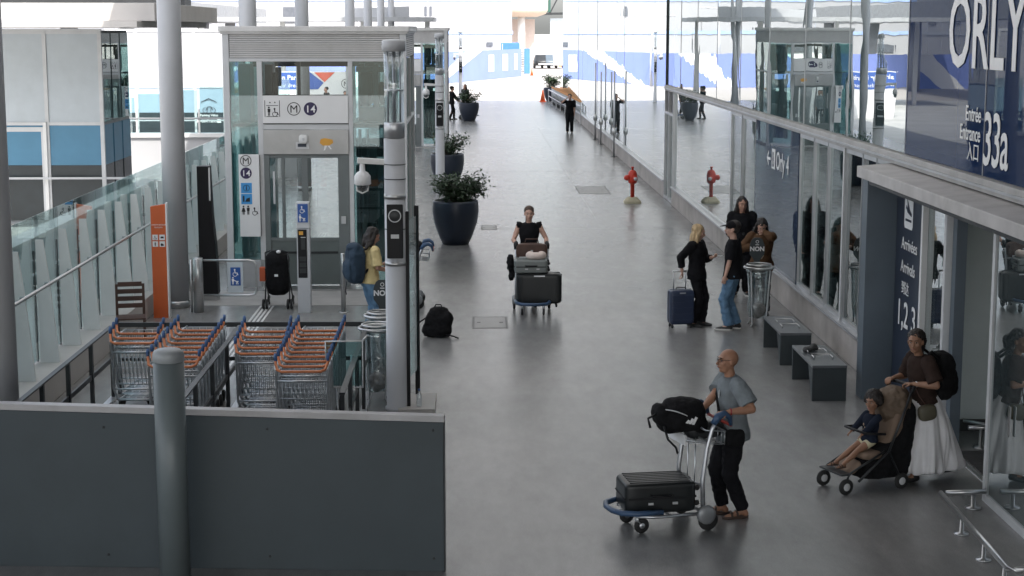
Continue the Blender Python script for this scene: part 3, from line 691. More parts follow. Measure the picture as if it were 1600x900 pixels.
a = gp(834, 92.5); wl = thing('white_wall', 'low white wall with traffic barrier at the far end of the walkway', 'wall', (a.x, a.y, 0))
MB().box(-3, 9, 0, .3, 0, 1.5).build('wall', M_whitewall, wl); MB().box(-3.1, 9.1, -.05, .35, 1.503, 1.6).build('coping', M_white, wl)
a = gp(835, 104); br = thing('road_barrier', 'red and white striped barrier arm across the far road', 'barrier', (a.x, a.y, 0))
L = gp(873, 104).x-a.x
MB().beam((0,0,1.0),(L,0,1.0),.08,.14).build('arm', M_signwhite, br)
s_ = MB(); [s_.beam((L*(.1+.3*k),-.01,1.0),(L*(.22+.3*k),-.01,1.0),.085,.15) for k in range(3)]; s_.build('stripe', mat('red_stripe', (.6,.03,.03), .5), br)
MB().box(L, L+.4, -.2, .2, 0, 1.2).build('cabinet', M_orangeh, br)
# side building added to brighten the left side and feed the glass reflections
sb = thing('added_side_building', 'white panelled building added to brighten the open left side of the road', 'building', (-34, 100, 0))
MB().box(-12, 0, -95, 70, 0, 14).build('wall', M_whitewall, sb)
jn = MB()
for k in range(33): jn.box(.003, .03, -95+k*5, -94.93+k*5, .2, 14)
jn.box(.031, .06, -95, 70, 4.2, 4.5); jn.build('panel_joints', mat('joint_grey', (.4,.42,.45), .6), sb)
wn = MB()
for k in range(20): wn.box(.061, .09, -90+k*8, -87.5+k*8, 5.2, 7.2)
wn.build('windows', mat('far_window', (.12,.13,.15), .2), sb)

for (px, lab) in ((669,'double armed street lamp in front of the white building, right one'),(560,'double armed street lamp seen above the nearer lift roof')):
    q = gy(px, 40, 140); sl_ = thing('street_lamp', lab, 'street lamp', (q.x, 140, 0), group='double armed street lamps'); zt = gy(px, 27 if px > 600 else 14, 140).z
    MB().lathe([(.12,0),(.07,zt)], n=12).build('pole', M_column, sl_)
    MB().tube([(-1.3,0,zt+.12),(0,0,zt-.05),(1.3,0,zt+.12)], .05, 8).build('arm', M_column, sl_)
    for s in (-1, 1): MB().ell((s*1.5,0,zt+.14),(.35,.14,.07)).build('lamp_head', M_frame, sl_)
tc = gp(848, 159)
def cone(q, h, lab):
    t = thing('traffic_cone', lab, 'traffic cone', (q.x, q.y, 0), group='orange traffic cones')
    MB().lathe([(.16*h/.7,.03),(.03,h)], n=16).build('body', mat('cone_orange', (.75,.13,.03), .5), t); MB().box(-.2*h/.7,.2*h/.7,-.2*h/.7,.2*h/.7,0,.03).build('base', mat('cone_orange', (.75,.13,.03), .5), t)
    MB().lathe([(.105*h/.7,h*.42),(.075*h/.7,h*.62)], n=16).build('white_band', M_signwhite, t)
cone(tc, .78, 'orange traffic cone left of the far planter'); cone(gp(831,118), .7, 'tiny orange cone beside the upright blue panel')
# ------------------------------------------------------------------ lifts
def make_lift(loc, lab):
    t = thing('lift_shaft', lab, 'lift', loc, group='glass lift kiosks')
    W_, D, H = 3.35, 4.0, 4.80
    X = lambda px: (px-352)/82.5
    Z = lambda py: 4.75-(py-45)/83.5
    f = MB()
    for x0, x1 in ((0,.12),(3.23,3.35)):
        f.box(x0,x1,0,.12,0,4.66); f.box(x0,x1,D-.12,D,0,4.66)
    f.box(X(403),X(411),.0,.1,.5,4.16); f.box(X(540),X(547),.0,.1,0,4.16)
    f.box(.12,3.23,.0,.1,4.16,4.22); f.box(X(411),X(540),.0,.1,2.92,3.02)
    f.box(3.25,3.35,.12,D-.12,3.0,3.06); f.box(3.25,3.35,.12,D-.12,.0,.12); f.box(3.25,3.35,2.0,2.08,.12,4.2); f.box(0,.1,.12,D-.12,.0,.12); f.box(0,.1,2.0,2.08,.12,4.2)
    f.build('frame', M_frame, t, .006)
    MB().box(-.06,W_+.06,-.06,D+.06,4.70,H).box(-.03,W_+.03,-.03,D+.03,4.66,4.70).build('cornice', M_trim, t, .008)
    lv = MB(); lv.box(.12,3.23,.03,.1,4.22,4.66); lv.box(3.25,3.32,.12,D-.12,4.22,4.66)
    lv.build('louvre_backing', mat('louvre_backing_grey', (.2,.2,.2), .6), t)  # one even grey board behind the slats
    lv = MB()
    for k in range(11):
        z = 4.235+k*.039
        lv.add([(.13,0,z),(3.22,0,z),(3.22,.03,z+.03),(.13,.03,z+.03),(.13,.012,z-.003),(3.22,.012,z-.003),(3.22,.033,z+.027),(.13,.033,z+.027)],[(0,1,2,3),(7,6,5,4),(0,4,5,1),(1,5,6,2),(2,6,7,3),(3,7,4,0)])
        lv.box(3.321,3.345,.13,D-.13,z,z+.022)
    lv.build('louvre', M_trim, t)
    MB().box(.12,X(403),.03,.045,.52,4.16).build('left_glass', G_teal, t)
    MB().box(X(547),3.23,.03,.045,.12,4.16).build('right_glass', G_teal, t)
    MB().box(X(411),X(540),.03,.045,3.56,4.16).build('upper_glass', G_clear, t)
    MB().box(3.29,3.305,.12,1.99,.12,2.99).box(3.29,3.305,2.09,D-.12,.12,2.99).box(3.29,3.305,.12,1.99,3.07,4.2).box(3.29,3.305,2.09,D-.12,3.07,4.2).build('side_glass', G_teal, t)
    MB().box(.03,.045,.12,D-.12,.12,4.2).build('side_glass', G_teal, t)
    MB().box(.12,3.23,D-.05,D-.035,.12,4.16).build('back_glass', G_clear, t)
    MB().box(-.02,X(403),-.02,.02,0,.5).build('plinth_panel', M_alu, t, .004)
    MB().box(-.02,X(403),.022,1.0,.0,.49).build('plinth_block', M_alu, t)
    # header sign
    sgn = MB().box(X(411)+.003,X(540)-.003,-.02,.028,3.04,3.545).build('sign_panel', M_signwhite, t)
    MB().box(X(411),X(540),-.012,.029,3.022,3.039).box(X(411),X(540),-.012,.029,3.546,3.559).build('sign_edge', M_dark, t)
    def roundel(cx, cz, r, kind, y=-.0225):
        m = MB(); M4 = frame4((cx, y, cz), XF)
        if kind == 'M': ring_mb(m, M4, r, r*.12, .001); m.build('roundel', M_ink, sgn); text('M', r*1.62, (cx, y-.002, cz-r*.56), XF, M_ink, sgn, align='CENTER')
        else: m.prism(circ(r, 32), M4, .002); m.build('roundel', M_lineviolet, sgn); text('14', r*1.42, (cx, y-.004, cz-r*.5), XF, M_letter, sgn, align='CENTER', bold=.003, spacing=1.12)
    roundel(X(458), Z(166), .122, 'M'); roundel(X(483), Z(166), .122, '14')
    m = MB(); M4 = frame4((X(427)-.02, -.0215, Z(178)), XF)
    m.prism([(-.14,0),(-.128,0),(-.128,.3),(-.14,.3)], M4, .001); m.prism([(.14,0),(.128,0),(.128,.3),(.14,.3)], M4, .001); m.prism([(-.11,0),(.11,0),(.11,.01),(-.11,.01)], M4, .001); m.prism([(-.11,.2),(.11,.2),(.11,.21),(-.11,.21)], M4, .001)
    manpic(m, M4@Matrix.Translation((-.06,.02,-.002)), .17); wheelchair(m, M4@Matrix.Translation((.05,.02,-.002)), .16)
    for sx in (-.04,.05): m.prism([(sx-.018,.25),(sx+.018,.25),(sx,.28)], M4, .001)
    m.build('lift_pictogram', M_ink, sgn)
    # steel header with speaker, display, sticker
    hd = MB().box(X(411),X(540),-.035,.028,2.47,2.915).build('door_header', mat('header_steel', (.42,.42,.42), .38, metal=.55, var=.06, dirt=.15), t, .004)
    MB().ell((X(472),-.06,Z(212)),(.085,.04,.085),e=.55).build('speaker', M_white, hd)
    MB().ell((X(472),-.09,Z(212)),(.03,.015,.03)).build('speaker_grille', M_frame, hd)
    MB().box(X(460),X(480),-.045,-.036,Z(227),Z(217)).build('display_frame', M_frame, hd)
    MB().box(X(463),X(476),-.048,-.046,Z(224),Z(219)).build('display', M_navy, hd)
    k = MB(); M4 = frame4((X(506),-.038,Z(218)), XF)
    k.prism([(-.12,.0),(-.1,.07),(-.03,.09),(.06,.075),(.12,.06),(.13,-.0),(.06,-.045),(-.06,-.05)], M4, .002, 0)
    k.prism([(-.03,-.045),(.02,-.05),(-.02,-.13),(-.05,-.14)], M4, .002, 1); k.prism([(.02,-.05),(.06,-.05),(.1,-.11),(.08,-.12)], M4, .002, 1)
    k.build('sticker', [M_amber, M_signwhite], hd)
    # door
    d = MB(); gx = M_dark
    d.box(X(411),X(419),-.01,.09,0,2.465); d.box(X(523),X(540),-.01,.09,0,2.465)
    d.box(X(419),X(523),-.0,.08,2.40,2.465); d.box(X(437),X(442),.01,.07,.92,2.4); d.box(X(468),X(477),.01,.07,.92,2.4); d.box(X(419),X(523),.01,.07,.86,.92)
    dr = d.build('door', mat('door_grey', (.16,.18,.18), .45, var=.06, dirt=.1), t, .004)
    MB().box(X(419),X(523),.02,.06,.04,.86).build('lower_panel', mat('door_lower', (.13,.155,.15), .35, var=.06), dr)
    MB().box(X(423),X(521),.005,.018,.62,.66).build('kick_rail', M_dark, dr)
    MB().box(X(419),X(523),.035,.045,.921,2.4).build('pane', G_clear, dr)
    MB().box(X(424),X(427),.0,.03,1.55,2.15).build('handle', M_frame, dr)
    MB().box(X(527),X(534),-.03,-.012,1.18,1.32).build('lock_plate', M_alu, dr)
    MB().box(X(411),X(600),-.5,-.08,.0,.03).build('threshold', M_steel, t)
    # machinery
    g = MB(); g.box(.12,.70,.3,3.6,2.96,3.02); g.box(2.3,3.2,.2,3.7,2.94,3.03); g.box(.12,3.2,3.2,3.4,4.0,4.1)
    g.build('steel_beam', M_dark, t)
    MB().box(.2,.42,.6,1.1,.5,4.1).box(.3,.62,2.5,2.9,.5,4.1).box(2.95,3.15,.5,.9,.1,4.1).build('guide_column', mat('guide_teal', (.18,.235,.25), .45), t)
    mc = MB(); mc.wheel((2.55,1.0,3.65),(1,0,0),.36,.25); mc.box(2.42,3.0,.7,1.6,3.04,3.3); mc.box(2.7,2.8,.6,1.3,3.3,4.1); mc.ell((2.85,.9,3.55),(.1,.12,.22)); mc.box(2.38,2.5,1.2,1.5,3.0,4.1)
    mc.tube([(2.9,.8,3.5),(3.05,.8,3.2),(2.95,.8,3.05)], .03, 8); mc.box(2.38,2.9,.7,.9,3.95,4.05)
    mc.build('hoist_motor', M_dark, t, .01)
    MB().box(X(411),X(422),.4,.7,3.1,4.1).box(.86,.94,.45,.6,3.35,3.95).box(.9,1.0,.5,.6,3.7,4.05).build('counterweight', M_dark, t)
    MB().box(2.35,3.1,.8,1.6,.3,2.2).build('control_cabinet', mat('cabinet_teal', (.09,.12,.125), .5), t)
    c = MB(); c.box(2.5,2.75,.6,.78,.3,2.6); c.box(2.35,3.0,.9,1.1,2.35,2.7); c.tube([(2.45,.5,.3),(2.45,.5,2.9)],.03,8); c.tube([(2.6,.45,.3),(2.6,.45,2.9)],.02,8)
    c.build('cable_duct', M_dark, t)
    MB().box(1.3,1.36,.5,.56,3.5,4.15).build('hanging_rail', M_dark, t)
    # wall sign
    ws = MB().box(X(373),X(404),-.06,-.02,.95,2.47).build('direction_sign', M_signwhite, t, .004)
    yy = -.063; m = MB(); ring_mb(m, frame4((X(384),yy,Z(245)),XF), .105, .014, .001); m.prism([(.13,0),(.14,0),(.14,1.5),(.13,1.5)], frame4((X(394),yy,.96),XF), .001)
    m.build('roundel', M_ink, ws); text('M', .17, (X(384),yy-.002,Z(245)-.058), XF, M_ink, ws, align='CENTER')
    m = MB(); m.prism(circ(.105,28), frame4((X(384),yy,Z(264)),XF), .001); m.build('roundel', M_lineviolet, ws); text('14', .15, (X(384),yy-.003,Z(264)-.052), XF, M_letter, ws, align='CENTER', bold=.002, spacing=1.12)
    for py in (287, 304):
        m = MB(); m.box(X(384)-.1,X(384)+.1,yy,yy+.003,Z(py)-.095,Z(py)+.095); m.build('blue_square', M_pictoblue, ws)
    m = MB(); ring_mb(m, frame4((X(384),yy-.001,Z(287)),XF), .06, .01, .001); m.prism([(-.01,-.04),(.01,-.04),(.01,.015),(-.01,.015)], frame4((X(384),yy-.001,Z(287)),XF), .001); m.prism(circ(.012,8,0,.033), frame4((X(384),yy-.001,Z(287)),XF), .001)
    m.prism([(-.07,-.05),(-.04,-.05),(-.04,.06),(-.07,.06)], frame4((X(384),yy-.001,Z(304)),XF), .001); m.prism([(-.03,-.05),(.06,-.05),(.06,.03),(-.0,.01)], frame4((X(384),yy-.001,Z(304)),XF), .001)
    m.build('square_pictogram', M_ink, ws)
    m = MB(); manpic(m, frame4((X(378)+.01,yy+.002,Z(328)),XF), .17, dress=True); manpic(m, frame4((X(386),yy+.002,Z(328)),XF), .17); wheelchair(m, frame4((X(396),yy+.002,Z(328)),XF), .15)
    m.build('toilet_pictogram', M_ink, ws)
    return t
l0 = gy(352, 400, 30.7)
LIFT = make_lift((-4.62, 30.75, 0), 'nearer glass lift kiosk with louvred roof band and metro line sign')
L2 = dup(LIFT, (-4.5, 68, 0), 0, 'farther glass lift kiosk standing beside the far planter, seen past the lamp pillar')
tag(MB().box(-5.45, -1.0, 28.6, 30.2, 0, .006).build('lift_landing', mat('landing_paving', (.36,.35,.34), .6, dirt=.2)), kind='structure')
tm = MB()
for k in range(4): tm.box(-3.75+k*.07, -3.715+k*.07, 22.5, 28.55, 0, .006)
tag(tm.build('tactile_strip', M_trim), kind='structure')

# ------------------------------------------------------------------ lamp pillars with camera
def make_lamp(loc, lab, arm=True):
    t = thing('lamp_pillar', lab, 'lamp pillar', loc, group='grey lamp pillars with clear tops')
    MB().lathe([(.15,0),(.15,.05),(.132,.06),(.132,3.42)], n=36).build('pole', M_column, t)
    MB().lathe([(.134,2.3),(.134,2.31)], n=36).lathe([(.134,2.92),(.134,2.93)], n=36).lathe([(.134,3.1),(.134,3.11)], n=36).build('joint_ring', M_dark, t)
    MB().lathe([(.128,3.43),(.128,3.60),(.118,3.62)], n=36).build('lower_collar', M_alu, t)
    MB().lathe([(.122,3.62),(.122,4.5)], n=36).build('clear_tube', G_tube, t)
    MB().lathe([(.022,3.6),(.022,4.5)], n=12).tube([(-.075,0,3.62),(-.075,0,4.5)], .012, 8).tube([(.075,0,3.62),(.075,0,4.5)], .012, 8).build('lamp_rod', M_alu, t)
    MB().lathe([(.118,4.0),(.118,4.02)], n=24).build('reflector_disc', M_alu, t)
    MB().lathe([(.145,4.48),(.145,4.60),(.12,4.62),(.04,4.63)], n=36).build('cap', M_column, t)
    sp = MB().box(-.10,.10,-.155,-.12,1.95,2.62).build('intercom_plate', M_black, t, .01)
    MB().wheel((0,-.16,2.48),(0,-1,0),.085,.02).build('loudspeaker', M_dark, sp)
    r = MB(); ring_mb(r, frame4((0,-.172,2.48),XF), .08, .012, .001); r.prism([(-.05,0),(.05,0),(.05,.05),(-.05,.05)], frame4((0,-.157,2.2),XF), .001); r.build('speaker_rim', M_frame, sp)
    MB().lathe([(.136,2.68),(.136,2.74)], n=36).lathe([(.136,1.85),(.136,1.9)], n=36).build('plate_band', M_steel, t)
    if arm:
        MB().beam((-.1,0,3.13),(-.46,0,3.15),.07,.07).build('camera_arm', M_white, t, .01)
        c = MB().lathe([(.03,3.14),(.035,3.02),(.07,3.0),(.1,2.96),(.105,2.86),(.09,2.85)], (-.40,0,0), n=24).build('security_camera', M_signwhite, t)
        MB().ell((-.40,0,2.85),(.08,.08,.09),nv=10).build('camera_dome', glass('dome', opaque=(.03,.03,.03), refl=.2), c)
        MB().tube([(-.47,0,2.86),(-.465,-.03,2.78),(-.40,-.06,2.75),(-.335,-.03,2.78),(-.33,0,2.86)], .012, 8).build('dome_ring', M_white, c)
    return t
q = gp(621, 641)
LP = make_lamp((q.x, q.y, 0), 'nearest tall lamp pillar with dome camera arm in front of the lift')
q = gp(688, 300); dup(LP, (q.x, q.y, 0), 0, 'second lamp pillar, standing behind the middle planter')
q = gp(720, 160); dup(LP, (q.x, q.y, 0), 0, 'farthest small lamp pillar, behind the far planter and two people')

# ------------------------------------------------------------------ foreground panel and post
a = gp(694, 893); b = gp(0, 884); bl = b+(b-a)*.25
d = (b-a).normalized(); an = math.atan2(-d.y, -d.x); Lp = (bl-a).length
pn = thing('screen_panel', 'large dark grey screen panel with a light top rail in the foreground', 'screen panel', (a.x, a.y, 0), an)
zR = gy(696, 650, a.y).z; zB = gy(0, 630, b.y).z; zL = zR+(zB-zR)*Lp/(b-a).length
MB().prism([(-Lp,0),(0,0),(0,zR-.06),(-Lp,zL-.06)], frame4((0,.06,0), XF), .06).build('board', M_panel, pn, .003)
MB().prism([(-Lp,zL-.055),(.01,zR-.055),(.01,zR),(-Lp,zL)], frame4((0,.10,0), XF), .115).build('top_rail', mat('rail_grey', (.42,.41,.41), .45, dirt=.25), pn, .004)
MB().box(.002, .012, -.006, .07, .0, zR-.06).build('end_trim', M_dark, pn)
for x in (-.09, -1.55, -3.0, -4.4): MB().wheel((x,-.004,zR-.13),(0,1,0),.012,.008,12).build('bolt', M_dark, pn)
for x in (-.09, -1.55, -3.0, -4.4): MB().wheel((x,-.004,.12),(0,1,0),.012,.008,12).build('bolt', M_dark, pn)
q = gp(276, 906)
ps = thing('post', 'thick grey round post with domed cap standing before the screen panel', 'post', (q.x, q.y-.05, 0))
zt = gy(265, 545, q.y-.05).z
MB().lathe([(.132,0),(.132,zt-.11)], n=48).build('shaft', M_post, ps)
MB().lathe([(.130,zt-.108),(.135,zt-.105),(.135,zt-.05),(.125,zt-.02),(.10,zt-.004),(.05,zt),(0,zt+.001)], n=48).build('cap', mat('post_cap', (.30,.32,.33), .42, dirt=.15), ps)

# ------------------------------------------------------------------ planters
def potted(loc, lab, R_=.52, H_=.98, ph=.75, seed=1, spread=.62, leafn=2300, leafs=.125):
    t = thing('potted_shrub', lab, 'potted plant', loc, group='leafy shrubs in big dark planters')
    MB().lathe([(R_*.56,0),(R_*.72,H_*.18),(R_*.93,H_*.5),(R_,H_*.75),(R_*.98,H_*.95),(R_*.97,H_),(R_*.90,H_),(R_*.9,H_*.9)], n=48).build('pot', M_pot, t)
    MB().lathe([(0,H_*.9),(R_*.9,H_*.91)], n=24).build('soil', M_soil, t)
    rr = random.Random(seed); st = MB(); lf = MB(); tips = []
    for k in range(15):
        a = rr.uniform(0, 6.28); r0 = rr.uniform(0, R_*.4); r1 = rr.uniform(.25, 1)*spread; h = ph*rr.uniform(.4, 1.0)*(1-.35*r1/spread)
        p0 = Vector((r0*math.cos(a), r0*math.sin(a), H_*.9)); p2 = Vector((r1*math.cos(a+rr.uniform(-.4,.4)), r1*math.sin(a), H_*.95+h)); p1 = (p0+p2)/2+Vector((0,0,.1))
        pts = [p0, p1, p2]; st.tube(pts, [.014,.01,.005], 5)
        tips.append(pts)
    for (x, y, z) in ((.62,.0,.55),(-.45,.1,.5)):
        p0 = Vector((0,0,H_*.9)); p2 = Vector((x*R_/.52,y,H_*.95+z*ph/.75)); pts = [p0,(p0+p2)/2+Vector((0,0,.08)),p2]; st.tube(pts, [.012,.009,.005], 5); tips.append(pts)
    st.build('stems', M_bark, t)
    for i in range(leafn):
        pts = rr.choice(tips); u = rr.random()**.55
        c = pts[0].lerp(pts[1], u*2) if u < .5 else pts[1].lerp(pts[2], u*2-1)
        c = c+Vector((rr.gauss(0,.10),rr.gauss(0,.10),rr.gauss(0,.075)))
        if c.z < H_*.9: continue
        d = Vector((rr.gauss(0,1),rr.gauss(0,1),rr.gauss(.2,.6))).normalized(); n_ = d.cross(Vector((rr.gauss(0,.5),rr.gauss(0,.5),1))).normalized(); L = leafs*rr.uniform(.6,1.2); wd = L*.2
        lf.add([c, c+d*L*.45+n_*wd, c+d*L+Vector((0,0,-.015)), c+d*L*.45-n_*wd], [(0,1,2,3)])
    lf.build('foliage', M_leaf, t)
    return t
q = gp(712, 381); potted((q.x, q.y, 0), 'nearest big dark planter with a leafy shrub left of the woman with the trolley', seed=3)
q = gp(699, 290); potted((q.x, q.y, 0), 'middle dark planter half hidden behind the nearest one and a lamp pillar', seed=5, leafn=1100, leafs=.13)
q = gp(733, 189); potted((q.x, q.y, 0), 'far dark planter beside the two distant people', seed=8, leafn=900, leafs=.16, H_=.95)
q = gp(861, 158); potted((q.x, q.y, 0), 'farthest planter at the head of the trolley row on the right', seed=9, leafn=900, leafs=.18, H_=.9, ph=1.1)
potted((-7.0, 58, 0), 'dark planter beyond the balustrade on the left', seed=11, leafn=600, leafs=.18)

# ------------------------------------------------------------------ hydrant
q = gp(988, 317)
hy = thing('fire_hydrant', 'red fire hydrant on a square cream concrete base', 'fire hydrant', (q.x, q.y, 0))
MB().loft([((0,0,0),.24,.24),((0,0,.06),.23,.23),((0,0,.16),.13,.13)], n=24, e=.35, smooth=False).build('base_block', M_cream, hy)
MB().lathe([(.055,.16),(.055,.55),(.07,.56)], n=16).build('standpipe', M_hydred, hy)
b_ = MB(); b_.lathe([(.06,.52),(.12,.57),(.13,.66),(.125,.8),(.1,.87),(.05,.91)], n=20); b_.wheel((-.15,-.03,.70),(1,.2,0),.075,.12); b_.wheel((.05,-.14,.68),(-.2,1,0),.07,.1)
hb = b_.build('body', M_hydred, hy)
MB().lathe([(.03,.9),(.03,.97),(.045,.975),(.045,1.0)], n=10).build('valve_cap', M_hydred, hy)
MB().wheel((.06,-.2,.68),(-.2,1,0),.05,.02).build('outlet_cap', M_alu, hb)
MB().wheel((-.22,-.04,.7),(1,.2,0),.05,.02).build('outlet_cap', M_hydred, hb)

# ------------------------------------------------------------------ benches
def make_bench(loc, lab, L=1.4):
    t = thing('bench', lab, 'bench', loc, group='dark box benches along the plinth')
    MB().box(0,.45,0,L,.435,.47).build('seat', M_slate, t, .004)
    MB().box(.003,.447,.005,.05,0,.433).build('leg', M_benchleg, t, .003); MB().box(.003,.447,L-.05,L-.005,0,.433).build('leg', M_benchleg, t, .003)
    MB().box(.2,.25,.06,L-.06,.37,.433).build('stretcher', M_benchleg, t)
    MB().add([(.004,.05,0),(.004,.3,.43),(.05,.3,.43),(.05,.05,0),(.004,.05,.43),(.05,.05,.43)],[(0,1,4),(3,5,2),(0,3,2,1),(0,4,5,3),(4,1,2,5)]).build('gusset', M_benchleg, t)
    for k in range(2):
        y = L*(.36+.28*k); MB().tube([(.10,y-.09,.47),(.10,y-.09,.50),(.10,y+.09,.50),(.35,y+.09,.50),(.35,y-.09,.50),(.35,y-.09,.47)], .008, 6).build('armrest_loop', M_steel, t)
    return t
q = gp(1268, 627); BN = make_bench((q.x, q.y, 0), 'nearer dark box bench with a shoe shaped bundle on its top')
q2 = gp(1218, 571); dup(BN, (q2.x, q2.y, 0), 0, 'farther dark box bench beside the waste bag stand')
# small grey bundle left on the nearer bench
bd = MB(); bd.ell((0,0,.035),(.055,.15,.04),Matrix.Rotation(R(-50),3,'Z'),e=.8); bd.ell((.05,.05,.05),(.05,.09,.05),Matrix.Rotation(R(-30),3,'Z'))
b_ = bd.build('bundle', mat('bundle_grey', (.07,.07,.07), .8, bump=.3), None, remesh=.012, disp=(.02,.05)); b_.location = (q.x+.16, q.y+.95, .47)
tag(b_, 'small grey cloth bundle lying on the nearer bench', 'bundle')

# ------------------------------------------------------------------ low guard rail by the entrance
a = gp(1470, 770, .17); b = gp(1575, 889, .17); c = gp(1540, 768, .17)
gr = thing('guard_rail', 'low steel guard rail on round feet in front of the sliding door', 'guard rail', (a.x, a.y, 0))
MB().tube([(0,0,.17),(b.x-a.x,b.y-a.y,.17),(b.x-a.x+.06,b.y-a.y-.03,.17),(b.x-a.x+.3,b.y-a.y,.17)], .026, 12).build('rail', M_steel, gr)
MB().tube([(.05,.0,.17),(c.x-a.x,c.y-a.y,.17)], .026, 12).build('cross_rail', M_steel, gr)
for u in (.35, .68, .96):
    x, y = (b.x-a.x)*u, (b.y-a.y)*u
    MB().lathe([(.07,0),(.07,.012),(.02,.02),(.016,.15)], (x-.0,y,0), n=16).build('foot_post', M_steel, gr)
MB().lathe([(.08,0),(.08,.012),(.025,.02),(.022,.15)], (c.x-a.x-.12,c.y-a.y,0), n=16).build('foot_post', M_steel, gr)
q = gp(1532, 700)
g2 = thing('guard_rail', 'short low steel rail inside the entrance doorway', 'guard rail', (q.x, q.y, 0))
MB().tube([(-.15,0,.24),(.2,.0,.24)], .028, 10).tube([(.2,0,.24),(-.1,.35,.24)], .022, 10).build('rail', M_steel, g2)
MB().lathe([(.08,0),(.08,.012),(.025,.02),(.022,.22)], n=16).build('foot_post', M_steel, g2)

# ------------------------------------------------------------------ waste bag stands
def make_bin(loc, lab, sign=True, rz=0, hgt=.95):
    t = thing('waste_bin', lab, 'waste bin', loc, rz, group='waste bins with clear bags on wire stands')
    m = MB(); m.tube([(.23*math.cos(2*math.pi*k/24),.23*math.sin(2*math.pi*k/24),hgt) for k in range(24)], .022, 8, 0, True)
    m.tube([(.19*math.cos(2*math.pi*k/24),.19*math.sin(2*math.pi*k/24),hgt+.045) for k in range(24)], .014, 8, 0, True); m.build('ring', M_steel, t)
    for k in range(4):
        a = R(45+90*k); MB().tube([(.22*math.cos(a),.22*math.sin(a),hgt),(.15*math.cos(a),.15*math.sin(a),.05),(.2*math.cos(a),.2*math.sin(a),0)], .012, 6).build('leg', M_steel, t)
    rr = random.Random(4)
    rings = []
    for z, r in ((.12,.05),(.14,.14),(.3,.17),(.5,.165),(.7,.175),(.85,.19),(hgt-.02,.205)): rings.append(((rr.uniform(-.01,.01),rr.uniform(-.01,.01),z*hgt/.95),r,r*.95))
    b = MB().loft(rings, n=40); b.build('bag', G_bag, t, disp=(.035,.09))
    MB().ell((0,0,.25),(.12,.11,.11),nu=12,nv=8).build('waste', mat('waste', (.45,.40,.38), .8, var=.5, vscale=9), t, disp=(.1,.08))
    if sign:
        s = MB(); M4 = frame4((0,.235,hgt+.0), XF); w_ = .135
        w_ = .118; s.prism([(-.045,.0),(.045,.0),(.05,.09),(w_,.18),(w_,.34),(.085,.42),(.045,.45),(-.045,.45),(-.085,.42),(-w_,.34),(-w_,.18),(-.05,.09)], M4, .012)
        o = s.build('sign_plate', mat('sign_slate', (.035,.045,.05), .4), t); text('NON', .10, (0,.220,hgt+.235), XF, M_letter, o, align='CENTER', bold=.004)
        r_ = MB(); ring_mb(r_, frame4((0,.222,hgt+.385),XF), .027, .008, .001); r_.box(-.03,.03,.219,.222,hgt+.33,hgt+.342); r_.build('sign_symbol', M_letter, o)
    return t
q = gp(1184, 508); make_bin((q.x, q.y, 0), 'clear bag waste bin with a NON sign beside the woman in brown')
q = gp(592, 632); make_bin((q.x-.02, q.y+1.2, 0), 'left waste bin with a NON sign behind the lamp pillar', True)
make_bin((q.x-.03, q.y+.25, 0), 'left waste bin without a sign, nearest to the screen panel', False)

# ------------------------------------------------------------------ glazed notice frame on the concrete pad
q = gp(638, 641)
nf = thing('notice_frame', 'tall glazed notice frame with black posts, seen edge on beside the lamp pillar', 'notice frame', (q.x, q.y, 0))
q1_ = gp(653, 622); dx, dy = q1_.x-q.x, q1_.y-q.y
pd = thing('concrete_pad', 'small pale concrete pad under the notice frame', 'slab', (q.x, q.y, 0))
MB().box(-.12,.34,-.2,.75,0,.06).build('pad', M_concrete2, pd, .006)
for (x, y) in ((0,0),(dx,dy)): MB().box(x-.03,x+.03,y-.04,y+.04,.06,2.52).build('post', M_black, nf, .004)
MB().beam((0,.04,1.4),(dx,dy-.04,1.4),.02,2.0).build('pane', G_teal, nf)
bt = gp(652, 642, .06)
w_ = thing('water_bottle', 'small clear water bottle on the concrete pad', 'bottle', (q.x+.14, q.y-.05, .06))
MB().lathe([(.03,0),(.033,.01),(.033,.14),(.012,.19),(.012,.205)], n=14).build('bottle', G_tube, w_); MB().lathe([(.015,.205),(.015,.225)], n=10).build('cap', M_signblue, w_)

# ------------------------------------------------------------------ totems, gate, validator, chair
q = gp(257, 492)
ot = thing('information_totem', 'slim orange totem sign with four white pictograms at the head of the trolley pen', 'totem sign', (q.x-.12, q.y-.3, 0))
zt = gy(257, 318, q.y).z
mb = MB(); mb.add([(0,0,0),(.245,0,0),(.245,.1,0),(0,.1,0),(0,0,zt-.02),(.245,0,zt+.02),(.245,.1,zt+.02),(0,.1,zt-.02)],[(0,3,2,1),(4,5,6,7),(0,1,5,4),(1,2,6,5),(2,3,7,6),(3,0,4,7)]); mb.build('body', M_orange, ot)
mb = MB(); mb.add([(.246,-.01,0),(.27,-.01,0),(.27,.11,0),(.246,.11,0),(.246,-.01,zt+.04),(.27,-.01,zt+.04),(.27,.11,zt+.04),(.246,.11,zt+.04)],[(0,3,2,1),(4,5,6,7),(0,1,5,4),(1,2,6,5),(2,3,7,6),(3,0,4,7)]); mb.build('edge_strip', M_signwhite, ot)
text('CHARIOTS BAGAGES', .027, (.122,-.004,zt-.33), XF, M_letter, ot, align='CENTER'); text('TROLLEYS', .03, (.122,-.004,zt-.375), XF, M_letter, ot, align='CENTER')
